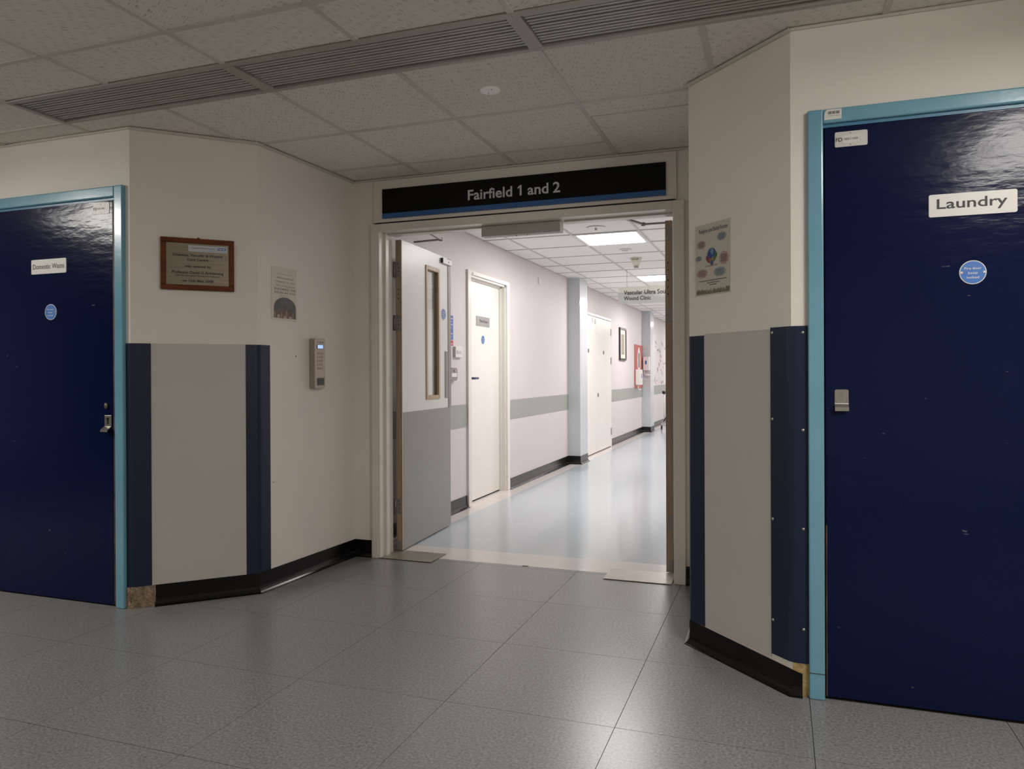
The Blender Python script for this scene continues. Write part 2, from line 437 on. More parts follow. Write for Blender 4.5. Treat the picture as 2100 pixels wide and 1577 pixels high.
bm = bmesh.new(); box(bm, -3.0, 0.1, 4.42, CEND + 0.2, -0.12, -0.0035)
cfloor = struct(obj('floor_corridor', bm, M_subfloor), 'glossy pale blue corridor floor with cream border')
pbox('blue_field', (-2.42, -0.52, 4.602, CEND, -0.003, 0.0), M_blue_lino, cfloor)
pbox('cream_border', (-2.70, -2.4205, 4.602, CEND, -0.003, 0.0), M_cream_lino, cfloor)
pbox('cream_border', (-0.5195, -0.25, 4.602, CEND, -0.003, 0.0), M_cream_lino, cfloor)
pbox('cream_threshold', (-2.60, -0.34, 4.3055, 4.6005, -0.003, 0.0), M_cream_lino, cfloor)

# ------------------------------------------------------------------ ceiling
bm = bmesh.new(); box(bm, -9.6, 3.9, -2.2, 4.42, 2.50, 2.62)
ceiling = struct(obj('ceiling', bm, M_slab), 'suspended ceiling of fissured square tiles in a metal grid')
GX0, GP = -0.868, 0.6085
XL = [GX0 + GP * i for i in range(-15, 9)]
YLn = [2.140 - GP * k for k in range(7, 0, -1)] + [2.140, 2.437, 2.742, 3.352, 3.958, 4.21]
VENT_X = [(GX0 - 4 * GP, GX0 - 2 * GP), (GX0 - 2 * GP, GX0), (GX0, GX0 + 2 * GP)]
LAMPS = [(GX0 + 3 * GP, GX0 + 4 * GP), (GX0 - 7 * GP, GX0 - 6 * GP)]
LAMP_Y = (2.140 - 2.5 * GP, 2.140 - .5 * GP)
_tm = {}
def ctile(x0, x1, y0, y1, parent, m, z=2.4035, th=0.014, name='ceiling_tile', gap=0.009):
    key = (round(x1 - x0, 4), round(y1 - y0, 4), m.name)
    if key not in _tm:
        bm = bmesh.new(); box(bm, gap, x1 - x0 - gap, gap, y1 - y0 - gap, 0, th)
        bmesh.ops.recalc_face_normals(bm, faces=bm.faces[:])
        me = bpy.data.meshes.new(name); bm.to_mesh(me); bm.free(); me.materials.append(m); _tm[key] = me
    o = link(name, _tm[key], None, parent); o.location = (x0, y0, z + random.uniform(-.0006, .0012))
    o.rotation_euler = (random.uniform(-.0012, .0012), random.uniform(-.0012, .0012), 0)
    return o
for xi in range(len(XL) - 1):
    x0, x1 = XL[xi], XL[xi + 1]; xc = (x0 + x1) / 2
    if x1 < -9.5 or x0 > 3.8: continue
    for yi in range(len(YLn) - 1):
        y0, y1 = YLn[yi], YLn[yi + 1]; yc = (y0 + y1) / 2
        if y1 < -2.1: continue
        if yc > 3.1 and (xc < -2.9 or xc > 0.0): continue
        if abs(y0 - 2.437) < .01 and any(a - .01 < xc < b + .01 for a, b in VENT_X): continue
        if abs(y0 - 3.352) < .01 and xc > GX0:          # filler strip and lowered tile by the right chamfer
            ctile(x0, x1, y0, 3.545, ceiling, M_ctile, z=2.400)
            ctile(x0, x1, 3.545, 4.21, ceiling, M_ctile); continue
        if abs(y0 - 3.958) < .01 and xc > GX0: continue
        ctile(x0, x1, y0, y1, ceiling, M_ctile)
def bar(x0, x1, y0, y1, parent, m, z0=2.399, z1=2.408, name='grid_bar'):
    return pbox(name, (x0, x1, y0, y1, z0, z1), m, parent)
BW = 0.0115
for x in XL:
    if x < -9.5 or x > 3.8: continue
    if -2.75 < x < -0.2: bar(x - BW, x + BW, -2.2, 2.437, ceiling, M_bar); bar(x - BW, x + BW, 2.742, 4.22, ceiling, M_bar)
    else: bar(x - BW, x + BW, -2.2, 2.437, ceiling, M_bar); bar(x - BW, x + BW, 2.742, 3.0, ceiling, M_bar)
for y in YLn[:-1]:
    if y > 3.0: bar(-2.66, (GX0 if y > 3.9 else -0.34), y - BW, y + BW, ceiling, M_bar, 2.3995)
    elif abs(y - 2.437) < .01 or abs(y - 2.742) < .01:
        bar(-9.5, VENT_X[0][0], y - BW, y + BW, ceiling, M_bar, 2.3995)
        bar(VENT_X[2][1], 3.8, y - BW, y + BW, ceiling, M_bar, 2.3995)
    else: bar(-9.5, 3.8, y - BW, y + BW, ceiling, M_bar, 2.3995)
bar(GX0, -0.34, 3.545 - .006, 3.545 + .006, ceiling, M_bar, 2.3995)

# corridor ceiling
bm = bmesh.new(); box(bm, -3.0, 0.1, 4.42, CEND + .2, 2.50, 2.62)
cceil = struct(obj('ceiling_corridor', bm, M_slab), 'white square tile ceiling of the corridor')
CGX = [-2.58, -2.335, -1.738, -1.141, -0.545, -0.36]
CGY = [4.41] + [4.67 + .6 * k for k in range(0, 27)]
CGY[-1] = CEND
LIGHT_ROWS = [6.47, 9.47, 12.47, 15.47, 18.47]
for i in range(len(CGX) - 1):
    for j in range(len(CGY) - 1):
        if i == 2 and any(abs(CGY[j] - r) < .05 for r in LIGHT_ROWS): continue
        ctile(CGX[i], CGX[i + 1], CGY[j], CGY[j + 1], cceil, M_ctile2, z=CH + .006, gap=0.0085)
for x in CGX[1:-1]: bar(x - .009, x + .009, 4.41, CEND, cceil, M_cbar, CH, CH + .008)
for y in CGY[1:-1]: bar(-2.58, -0.36, y - .009, y + .009, cceil, M_cbar, CH + .0005, CH + .008)

# ------------------------------------------------------------------ walls
def wall_boxes(name, frame, boxes, m, label):
    bm = bmesh.new()
    for b in boxes: box(bm, *b)
    o = obj(name, bm, m); place(o, *frame); return struct(o, label)
LDX0, LDX1, LDT = -4.105, -3.077, 2.112       # left blue frame outer edges and top
wall_boxes('wall_left', (0, YD, 0), [(-9.6, LDX0, 0, .14, 0, ZT), (LDX0, LDX1, 0, .14, LDT, ZT), (LDX1, A0[0], 0, .14, 0, ZT)], M_wall, 'cream wall around the domestic waste door')
RDX0, RDX1, RDT = 0.094, 1.122, 2.091
wall_boxes('wall_right', (0, YD, 0), [(D1[0], RDX0, 0, .14, 0, ZT), (RDX0, RDX1, 0, .14, RDT, ZT), (RDX1, 3.9, 0, .14, 0, ZT)], M_wall, 'cream wall around the laundry door')
la = math.hypot(A1[0] - A0[0], A1[1] - A0[1])
wall_lc = wall_boxes('wall_left_chamfer', (A0[0], A0[1], 45), [(0, la, 0, .10, 0, ZT)], M_wall, 'angled cream wall beside the domestic waste door')
ls = math.hypot(B1[0] - A1[0], B1[1] - A1[1])
wall_boxes('wall_left_recess', (A1[0], A1[1], ANG_SIDE), [(0, ls, 0, .10, 0, ZT)], M_wall, 'cream side wall with the keypad')
FX0, FX1, FT = -2.447, -0.490, 2.113          # double door architrave
wall_boxes('wall_back', (0, YB, 0), [(-2.75, FX0 + .03, 0, .19, 0, ZT), (FX1 - .03, -0.2, 0, .19, 0, ZT), (FX0 + .03, FX1 - .03, 0, .19, FT - .03, ZT)], M_wall, 'cream wall above and beside the double doors')
lr = math.hypot(D1[0] - D0[0], D1[1] - D0[1])
wall_rc = wall_boxes('wall_right_chamfer', (D0[0], D0[1], -45), [(0, lr, 0, .10, 0, ZT)], M_wall, 'angled cream wall beside the laundry door')
wall_boxes('wall_right_recess', (XR, YB, -90), [(0, YB - D0[1], 0, .10, 0, ZT)], M_wall, 'cream side wall of the recess, turned away')
wall_boxes('wall_rear', (0, -2.2, 180), [(-3.9, 6.6, 0, .12, 0, 2.5)], M_wall, 'cream wall behind the viewer')
wall_boxes('wall_far_left', (-9.6, 0, 90), [(-2.2, 3.1, 0, .12, 0, 2.5)], M_wall, 'cream end wall of the lobby, outside the view')
wall_boxes('wall_far_right', (3.9, 0, -90), [(-3.1, 2.2, 0, .12, 0, 2.5)], M_wall, 'cream end wall of the lobby beyond the laundry')
# corridor
D5 = (6.12, 7.045, 2.045)                     # plant room opening
wall_boxes('wall_corridor_left', (CX, 0, 90), [(4.40, D5[0], 0, .16, 0, ZT), (D5[0], D5[1], 0, .16, D5[2], ZT), (D5[1], CEND, 0, .16, 0, ZT), (D5[0] - .02, D5[1] + .02, .14, .16, 0, ZT)], M_cwall, 'pale lilac corridor wall')
wall_boxes('wall_corridor_right', (CXR, 0, -90), [(-CEND, -4.40, 0, .12, 0, ZT)], M_cwall, 'pale lilac corridor wall, hidden behind the right leaf')
wall_boxes('wall_corridor_end', (0, CEND, 0), [(-2.8, -0.2, 0, .12, 0, 2.5)], M_cwall, 'far end wall of the corridor')
for k, (y0, y1) in enumerate(((9.39, 9.78), (14.96, 15.38))):
    wall_boxes('wall_corridor_pier_%d' % (k + 1), (CX, 0, 90), [(y0, y1, -.16, .02, 0, ZT)], M_cpier, 'pale grey pier standing out of the corridor wall')

# wall angle trims under the ceiling
for k, (fr, L) in enumerate((((D0[0], D0[1], -45), lr), ((A0[0], A0[1], 45), la), ((A1[0], A1[1], ANG_SIDE), ls))):
    o = pbox('trim_ceiling_edge_%d' % (k + 1), (-.004, L + .004, -.012, 0, 2.386, 2.3985), M_bar); place(o, *fr); struct(o, 'narrow metal edge trim where wall meets ceiling')
o = pbox('trim_ceiling_edge_4', (-2.60, XR, YB - .010, YB, 2.388, 2.3985), M_bar); struct(o, 'narrow edge trim above the double doors')
o = pbox('trim_ceiling_edge_5', (D1[0], 3.8, YD - .008, YD, 2.389, 2.3985), M_bar); struct(o, 'narrow edge trim above the laundry door')
o = pbox('trim_ceiling_edge_6', (-9.5, A0[0], YD - .008, YD, 2.389, 2.3985), M_bar); struct(o, 'narrow edge trim above the domestic waste door')

# ------------------------------------------------------------------ baseboards
def skirting(name, path, m, label, h=0.100, foot=0.026, th=0.004, tops=None):
    """coved vinyl skirting along plan points; the room lies to the right of the direction of travel"""
    P = [Vector((x, y)) for x, y in path]; n = len(P)
    offs = []
    for i in range(n):
        if i == 0: d = (P[1] - P[0]).normalized(); nn = Vector((d.y, -d.x)); k = 1
        elif i == n - 1: d = (P[-1] - P[-2]).normalized(); nn = Vector((d.y, -d.x)); k = 1
        else:
            d1 = (P[i] - P[i - 1]).normalized(); d2 = (P[i + 1] - P[i]).normalized()
            n1 = Vector((d1.y, -d1.x)); n2 = Vector((d2.y, -d2.x)); nn = (n1 + n2).normalized(); k = 1 / max(.3, nn.dot(n1))
        offs.append(nn * k)
    bm = bmesh.new(); rings = []
    for i in range(n):
        hh = h if tops is None else tops[i]
        prof = [(0.0005, hh), (th, hh), (th, .034), (th + .003, .022), (th + .009, .012), (foot - .006, .005), (foot, .0025), (foot, 0.0003), (0.0005, 0.0003)]
        rings.append([bm.verts.new((P[i].x + offs[i].x * d, P[i].y + offs[i].y * d, z)) for d, z in prof])
    for i in range(n - 1):
        q = len(rings[0])
        for k in range(q): bm.faces.new((rings[i][k], rings[i][(k + 1) % q], rings[i + 1][(k + 1) % q], rings[i + 1][k]))
    bm.faces.new(rings[0][::-1]); bm.faces.new(rings[-1])
    return struct(obj(name, bm, m), label)
c45 = math.cos(PI / 4)
skirting('baseboard_left', [(A0[0] + .105 * c45, A0[1] + .105 * c45), A1, (B1[0], B1[1]), (FX0 - .001, YB)], M_black_skirt, 'black coved vinyl skirting under the keypad wall', h=.106)
skirting('baseboard_right', [(FX1 + .001, YB), (XR, YB), D0, D1, (RDX0 - .022, YD)], M_black_skirt, 'black coved vinyl skirting peeling at the laundry door', tops=[.1, .1, .102, .092, .080], h=.1)
skirting('baseboard_corridor_1', [(CX, 4.45), (CX, 6.048)], M_cskirt, 'black corridor skirting before the plant room door', h=.105, foot=.035)
skirting('baseboard_corridor_2', [(CX, 7.117), (CX, 9.39), (CX + .16, 9.39), (CX + .16, 9.78)], M_cskirt, 'black corridor skirting running round the first pier', h=.105, foot=.035)
skirting('baseboard_corridor_3', [(CX, 11.86), (CX, 14.96), (CX + .16, 14.96), (CX + .16, 15.38), (CX, 15.38), (CX, CEND)], M_cskirt, 'black corridor skirting round the second pier', h=.105, foot=.035)
# bare plaster where the skirting is missing
bm = bmesh.new(); box(bm, .012, .108, -.006, 0.0, 0.0, .104)
bmesh.ops.subdivide_edges(bm, edges=bm.edges[:], cuts=7, use_grid_fill=True)
for v in bm.verts:
    if v.co.y < -.001: v.co.y += random.uniform(-.005, .004)
    v.co.x += random.uniform(-.002, .002); v.co.z = max(0.0, v.co.z + random.uniform(-.003, .002))
plabel(obj('bare_plaster_patch', bm, M_plaster, wall_lc), 'rough brown plaster where skirting is missing')
bm = bmesh.new(); box(bm, LDX1 + .001, A0[0] + .004, -.007, 0.0, 0.0, .104)
bmesh.ops.subdivide_edges(bm, edges=bm.edges[:], cuts=5, use_grid_fill=True)
for v in bm.verts:
    if v.co.y < -.001: v.co.y += random.uniform(-.004, .003)
obj('bare_plaster_patch', bm, M_plaster, bpy.data.objects['wall_left'])
bm = bmesh.new(); box(bm, -.006, .016, -.008, 0.0, 0.0, .104)
bmesh.ops.subdivide_edges(bm, edges=bm.edges[:], cuts=4, use_grid_fill=True)
for v in bm.verts:
    if v.co.y < -.001: v.co.y += random.uniform(-.003, .003)
obj('bare_plaster_patch', bm, M_plaster, wall_lc)
bm = bmesh.new(); box(bm, .040, .0935, -.0022, 0.0, 0.0, .1175)
bmesh.ops.subdivide_edges(bm, edges=bm.edges[:], cuts=5, use_grid_fill=True)
for v in bm.verts:
    if v.co.y < -.001: v.co.y += random.uniform(-.0007, .0007)
plabel(obj('bare_timber_patch', bm, mat('bare_timber', (0.42, 0.30, 0.13), 0.8, bump=(60, .6, .01), mottle=(28, .35)), bpy.data.objects['wall_right']), 'bare timber behind the peeling skirting')

# band along the corridor wall
for k, (y0, y1) in enumerate(((4.42, 6.048), (7.117, 9.39), (11.88, 14.96), (15.38, CEND))):
    o = pbox('trim_wall_band_%d' % (k + 1), (y0, y1, -.004, 0.0, .705, .90), M_stripe); place(o, CX, 0, 90)
    struct(o, 'flat grey green protection band on the corridor wall')

# ------------------------------------------------------------------ blue doors
def blue_door(name, x_in0, x_in1, ztop, fw, fh, label):
    """leaf between x_in0 and x_in1; frame of light blue around it"""
    e = empty(name, 0, YD, 0); struct(e, label)
    f = obj('door_frame', (lambda b: (box(b, x_in1, x_in1 + fw, -.022, .12, 0, ztop + fh, .006, 3), b)[1])(bmesh.new()), M_lblue, e); plabel(f, 'light blue door jamb')
    f = obj('door_frame', (lambda b: (box(b, x_in0 - fw, x_in0, -.022, .12, 0, ztop + fh, .006, 3), b)[1])(bmesh.new()), M_lblue, e); plabel(f, 'light blue door jamb')
    f = obj('door_frame', (lambda b: (box(b, x_in0 - .001, x_in1 + .001, -.0215, .12, ztop, ztop + fh - .0005, .006, 3), b)[1])(bmesh.new()), M_lblue, e); plabel(f, 'light blue door head')
    pbox('door_stop', (x_in0 - .001, x_in1 + .001, -.006, .004, ztop - .012, ztop + .001), mat('blue_stop', (0.07, 0.22, 0.36), 0.3), e)
    pbox('dark_gap', (x_in0, x_in1, .03, .10, .004, ztop), M_dark, e)
    return e
# domestic waste
dw = blue_door('door_1', -4.05, -3.1325, 2.056, .0555, .056, 'dark navy domestic waste door in a light blue frame')
leaf = pbox('door_leaf', (-4.046, -3.158, -.004, .035, .008, 2.050), M_navy, dw, .0015); plabel(leaf, 'dark navy gloss door leaf')
pbox('worn_leaf_edge', (-3.158, -3.1375, -.0035, .034, .008, 2.050), M_worn, dw)
dl = pbox('lock_plate', (-3.214, -3.170, -.0075, -.004, .905, .962), M_steel, dw, .001)
bm = bmesh.new(); vs = [(-.004, .905), (-.004, .901), (-.028, .888), (-.030, .880), (-.034, .880), (-.033, .891), (-.0075, .907)]
a = [bm.verts.new((-3.214, y, z)) for y, z in vs]; b = [bm.verts.new((-3.170, y, z)) for y, z in vs]
bm.faces.new(a); bm.faces.new(b[::-1])
for i in range(len(vs)): bm.faces.new((a[i], a[(i + 1) % len(vs)], b[(i + 1) % len(vs)], b[i]))
obj('pull_lip', bm, M_steel, dl)
bm = bmesh.new(); cyl(bm, (-3.192, -.0078, .944), .0075, .001, 'Y', 16); box(bm, -3.1955, -3.1885, -.0083, -.0075, .917, .942)
obj('keyhole', bm, M_black, dl)
for sx, sz in ((-3.207, .953), (-3.177, .953), (-3.207, .913), (-3.177, .913)):
    bm = bmesh.new(); cyl(bm, (sx, -.0078, sz), .0022, .001, 'Y', 10); obj('screw', bm, M_dsteel, dl)
bm = bmesh.new(); cyl(bm, (-3.200, -.009, 1.010), .008, .012, 'Y', 16, sz=1.9)
obj('lock_cylinder', bm, mat('brass_dull', (0.20, 0.19, 0.13), 0.4, metal=.8), dw, True)
s = pprism('sign_plate', rrect(-3.716, -3.470, 1.696, 1.772, .006), -.0075, -.004, M_signwhite, dw); plabel(s, 'white nameplate reading Domestic Waste')
lettering('Domestic Waste', -3.593, 1.722, .026, .222, M_ink, s, -.0082, bold=.004)
def fire_disc(parent, x, z, r, lines, y=-.004, ring=True, tw=None, squash=1.0):
    d = pprism('fire_door_disc', ellipse(x, z, r, r, 32), y - .0025, y, M_signwhite, parent); plabel(d, 'round blue fire door disc')
    pprism('blue_face', ellipse(x, z, r * .93, r * .93, 32), y - .0031, y - .0025, M_discblue, d)
    h = r * .20
    for i, t in enumerate(lines):
        lettering(t, x, z + r * .34 - i * r * .38 - h / 2, h, r * (tw[i] if tw else 1.1), M_signwhite, d, y - .0037, bold=.008)
    for sx in (-1, 1):
        bm = bmesh.new(); cyl(bm, (x + sx * r * .83, y - .0038, z), r * .10, .001, 'Y', 10); obj('screw', bm, M_steel, d)
fire_disc(dw, -3.581, 1.495, .041, ('Fire door', 'keep', 'locked'), tw=(1.25, .7, .9))
def fd_plate(parent, x0, x1, z0, z1, m, white, y=-.004):
    s = pprism('inspection_plate', rrect(x0, x1, z0, z1, .005), y - .002, y, m, parent); plabel(s, 'small FD inspection plate')
    wd = x1 - x0; hh = z1 - z0
    if white: pbox('barcode_sticker', (x0 + .25 * wd, x0 + .74 * wd, y - .0028, y - .002, z0 + .22 * hh, z0 + .76 * hh), M_signwhite, s)
    lettering('FD', x0 + .03 * wd, z0 + .36 * hh, .26 * hh, .20 * wd, M_ink, s, y - .0029, 'L', .006)
    lettering('004/11000', x0 + .50 * wd, z0 + .42 * hh, .15 * hh, .42 * wd, M_grey_ink, s, y - .0034)
    for sz in (.12, .88):
        bm = bmesh.new(); cyl(bm, (x0 + .48 * wd, y - .0025, z0 + sz * hh), .0024, .0015, 'Y', 8); obj('screw', bm, M_dsteel, s)
fd_plate(dw, -3.284, -3.177, 1.979, 2.036, M_signwhite, False)
# laundry
ld = blue_door('door_2', .1465, 1.067, 2.040, .0525, .051, 'dark navy laundry door in a light blue frame')
leaf = pbox('door_leaf', (.1555, 1.063, -.004, .035, .012, 2.028), M_navy, ld, .0015); plabel(leaf, 'dark navy gloss door leaf')
pbox('worn_leaf_edge', (.1515, .1555, -.0037, .034, .012, .62), M_worn, ld)
pbox('worn_leaf_edge', (.1515, .1555, -.0037, .034, .62, 2.028), M_navy, ld)
lk = pprism('lock_plate', rrect(.1815, .2265, 1.050, 1.101, .006), -.0075, -.004, M_steel, ld)
bm = bmesh.new(); vs = [(-.004, 1.050), (-.0075, 1.053), (-.0085, 1.050), (-.020, 1.040), (-.022, 1.040), (-.022, 1.026), (-.019, 1.026), (-.019, 1.038), (-.0045, 1.047)]
a = [bm.verts.new((.1815, y, z)) for y, z in vs]; b = [bm.verts.new((.2265, y, z)) for y, z in vs]
bm.faces.new(a); bm.faces.new(b[::-1])
for i in range(len(vs)): bm.faces.new((a[i], a[(i + 1) % len(vs)], b[(i + 1) % len(vs)], b[i]))
obj('pull_lip', bm, M_steel, lk)
bm = bmesh.new(); poly_prism_xz(bm, rrect(.1945, .2085, 1.062, 1.092, .006), -.0085, -.0075); obj('lock_cylinder', bm, M_dsteel, lk)
for sx in (.187, .219):
    bm = bmesh.new(); cyl(bm, (sx, -.0078, 1.058), .0024, .001, 'Y', 10); obj('screw', bm, M_dsteel, lk)
s = pprism('sign_plate', rrect(.478, .736, 1.686, 1.762, .006), -.0075, -.004, M_signwhite, ld); plabel(s, 'white nameplate reading Laundry')
lettering('Laundry', .605, 1.713, .033, .206, M_ink, s, -.0083, bold=.012)
fire_disc(ld, .608, 1.494, .040, ('Fire door', 'keep', 'locked'), tw=(1.25, .7, .9))
fd_plate(ld, .185, .290, 1.955, 2.008, M_signsilver, True)
s = pprism('barcode_label', [(.149, 2.050), (.206, 2.050), (.206, 2.086), (.158, 2.086), (.151, 2.076)], -.0235, -.0222, M_signwhite, ld); plabel(s, 'white barcode label on the frame')
for i in range(14):
    x = .162 + i * .0027
    pbox('barcode_bar', (x, x + random.choice((.0008, .0013, .0018)), -.0238, -.0235, 2.069, 2.079), M_ink, s)
lettering('Croydon Health 0041', .183, 2.062, .003, .036, M_grey_ink, s, -.0238)
# ridge across the foot of the laundry jamb
pbox('jamb_joint', (.0935, .1475, -.0232, -.0218, .093, .0955), mat('joint_dark', (0.05, 0.07, 0.08), 0.6), ld)

# ------------------------------------------------------------------ corner guards and wall sheets
def guard(name, p_prev, corner, p_next, z0, z1, label, th=0.004, r=0.018):
    """vinyl angle wrapped over an outside corner; the room lies to the right of the path"""
    a, c, b = Vector(p_prev), Vector(corner), Vector(p_next)
    d1 = (c - a).normalized(); d2 = (b - c).normalized()
    pts = [a, c - d1 * r]
    for k in range(1, 4):
        t = k / 4; pts.append((1 - t) ** 2 * (c - d1 * r) + 2 * t * (1 - t) * c + t * t * (c + d2 * r))
    pts += [c + d2 * r, b]
    out = []
    for i, p in enumerate(pts):
        d = (pts[min(i + 1, len(pts) - 1)] - pts[max(i - 1, 0)]).normalized()
        out.append(p + Vector((d.y, -d.x)) * th)
    inn = []
    for i, p in enumerate(pts):
        d = (pts[min(i + 1, len(pts) - 1)] - pts[max(i - 1, 0)]).normalized()
        inn.append(p + Vector((d.y, -d.x)) * .0006)
    pl = [(q.x, q.y) for q in out] + [(q.x, q.y) for q in inn[::-1]]
    bm = bmesh.new(); prism_plan(bm, pl, z0, z1)
    o = obj(name, bm, M_guard)
    return tag(o, label, 'corner guard')
cg = .09 * c45
guard('corner_guard', (LDX1 + .0005, YD), A0, (A0[0] + .092 * c45, A0[1] + .092 * c45), .106, 1.323, 'navy corner guard between the domestic waste door and the grey sheet')
us = Vector((B1[0] - A1[0], B1[1] - A1[1])).normalized()
guard('corner_guard', (A1[0] - .064 * c45, A1[1] - .064 * c45), A1, (A1[0] + us.x * .088, A1[1] + us.y * .088), .107, 1.323, 'navy corner guard between the grey sheet and the keypad wall')
guard('corner_guard', (XR, D0[1] + .07), D0, (D0[0] + .098 * c45, D0[1] - .098 * c45), .103, 1.318, 'narrow navy corner guard next to the double doors')
g4 = guard('corner_guard', (D1[0] - .098 * c45, D1[1] + .098 * c45), D1, (RDX0 - .0005, YD), .118, 1.329, 'navy corner guard with domed screws beside the laundry door')
def dome(parent, x, y, ang, z):
    bm = bmesh.new(); bmesh.ops.create_uvsphere(bm, u_segments=12, v_segments=6, radius=.0055)
    for v in bm.verts: v.co.y *= .5
    bmesh.ops.delete(bm, geom=[v for v in bm.verts if v.co.y > .001], context='VERTS')
    o = obj('screw_head', bm, M_steel, parent, True); o.location = (x, y, z); o.rotation_euler = (0, 0, math.radians(ang))
for z in (1.30, .95, .595, .235): dome(g4, .077, YD - .005, 0, z + .005)
for z in (1.31, .99, .62, .245):
    q = .088; dome(g4, D1[0] - q * c45 - .0035, D1[1] + q * c45 - .0035, -45, z)
p = pbox('wall_sheet', (.0925, la - .0645, -.0025, 0, .102, 1.3235), M_panel); place(p, A0[0], A0[1], 45); tag(p, 'light grey wall sheet below the wooden plaque', 'wall panel')
p = pbox('wall_sheet', (.0985, lr - .0985, -.0025, 0, .104, 1.324), M_panel); place(p, D0[0], D0[1], -45); tag(p, 'light grey wall sheet below the globe poster', 'wall panel')

# ------------------------------------------------------------------ frame of the double doors
fr = empty('trim_1', 0, YB, 0); struct(fr, 'cream gloss frame of the double doors')
JX0, JX1, JT = -2.384, -0.553, 2.066
pbox('architrave', (FX0, JX0, -.020, .03, 0, FT), M_frame_cream, fr, .004)
pbox('architrave', (FX0 + .010, JX0 - .014, -.026, -.019, 0, FT - .012), M_frame_cream, fr, .003)
pbox('architrave', (JX1, FX1, -.020, .03, 0, FT), M_frame_cream, fr, .004)
pbox('architrave', (JX0 - .001, JX1 + .001, -.0195, .03, JT, FT), M_frame_cream, fr, .004)
pbox('jamb', (FX0 + .02, JX0, .03, .15, 0, FT - .01), M_frame_cream, fr)
pbox('jamb', (JX1, FX1 - .02, .03, .15, 0, FT - .01), M_frame_cream, fr)
pbox('jamb_stop', (JX0 - .001, JX0 + .013, .045, .085, 0, JT), M_frame_cream, fr, .002)
pbox('jamb_stop', (JX1 - .004, JX1 + .001, .045, .085, 0, JT), M_frame_cream, fr, .002)
pbox('head_lining', (JX0, JX1, .03, .19, JT, FT - .01), M_frame_cream, fr)
pbox('head_stop', (JX0, -1.72, .075, .125, JT - .010, JT), M_frame_cream, fr, .002)
pbox('head_stop', (-1.20, JX1, .075, .125, JT - .010, JT), M_frame_cream, fr, .002)
# the grey box of the door selector under the head
ds = pbox('door_selector', (-1.716, -1.218, .055, .115, 2.001, JT - .0005), M_dframe, None, .002); place(ds, 0, YB, 0)
tag(ds, 'long grey metal box screwed under the middle of the double door head', 'door hardware')
pbox('end_cap', (-1.2178, -1.2145, .056, .116, 2.001, JT - .001), M_white, ds)
for x in (-1.50, -1.43):
    bm = bmesh.new(); cyl(bm, (x, .085, 1.999), .003, .008, 'Z', 8); obj('screw', bm, M_dsteel, ds)
# painted board and the sign
bd = pbox('trim_2', (-2.425, -.533, -.012, 0, 2.121, 2.386), M_board, None, .002); place(bd, 0, YB, 0); struct(bd, 'cream painted board behind the ward sign')
pbox('board_batten', (-2.410, -.545, -.018, -.012, 2.1215, 2.140), M_board, bd, .002)
pbox('shadow_gap', (-2.42, -.54, -.010, -.002, 2.1135, 2.1210), M_dark, bd)
sg = pbox('ward_sign', (-2.358, -.590, -.021, -.0125, 2.1745, 2.328), M_signblack, None, .0008); place(sg, 0, YB, 0)
tag(sg, 'long black and blue sign reading Fairfield 1 and 2', 'sign')
plabel(pbox('blue_stripe', (-2.358, -.590, -.021, -.0125, 2.1445, 2.1743), M_signblue, sg), 'blue stripe along the foot of the sign')
TX0, TWD, TB = -1.772, .580, 2.213
lettering('Fairfield', TX0, TB, .060, TWD * .49, M_signgrey, sg, -.0216, 'L', .018)
lettering('and', TX0 + TWD * .655, TB, .060, TWD * .22, M_signgrey, sg, -.0216, 'L', .018)
lettering('2', TX0 + TWD * .922, TB, .060, TWD * .075, M_signgrey, sg, -.0216, 'L', .018)
ox = TX0 + TWD * .545
pprism('lettering', [(ox + .015, TB), (ox + .0265, TB), (ox + .0265, TB + .061), (ox + .017, TB + .061), (ox, TB + .046), (ox + .005, TB + .040), (ox + .015, TB + .048)], -.0216, -.0208, M_signgrey, sg)

# ------------------------------------------------------------------ open left leaf (door_3)
P0 = Vector((-2.335, 4.405)); LANG = 93.3
dl3 = empty('door_3', P0.x, P0.y, LANG); struct(dl3, 'left leaf of the double doors, open, with a narrow glazed panel')
LW, LT, TH = .866, 2.045, .044
WS0, WS1, WZ0, WZ1 = .405, .640, .995, 1.925
bm = bmesh.new()
box(bm, .003, WS0, 0, TH, .01, LT); box(bm, WS1, LW, 0, TH, .01, LT); box(bm, WS0, WS1, 0, TH, .01, WZ0); box(bm, WS0, WS1, 0, TH, WZ1, LT)
plabel(obj('leaf_panel', bm, M_leafwhite, dl3), 'white laminate leaf')
plabel(pbox('leaf_edge', (-.006, .003, .001, TH - .001, .01, LT), M_edgewood, dl3), 'bare brown timber edge')
pbox('pale_lipping', (-.006, .003, -.0005, .001, .01, LT), M_lip, dl3)
plabel(pbox('kick_panel', (.008, LW, -.0025, 0, .012, .912), M_leafgrey, dl3), 'grey lower half of the leaf')
plabel(pbox('edge_strip', (LW - .040, LW + .014, -.004, TH + .004, .912, LT - .002), M_strip, dl3), 'grey metal edge strip')
pbox('edge_strip', (LW, LW + .006, 0, TH, .012, .912), M_leafwhite, dl3)
vp = pbox('glass_pane', (WS0, WS1, .013, .019, WZ0, WZ1), M_glass, dl3); plabel(vp, 'narrow clear glass pane')
BI, BO = .016, .012
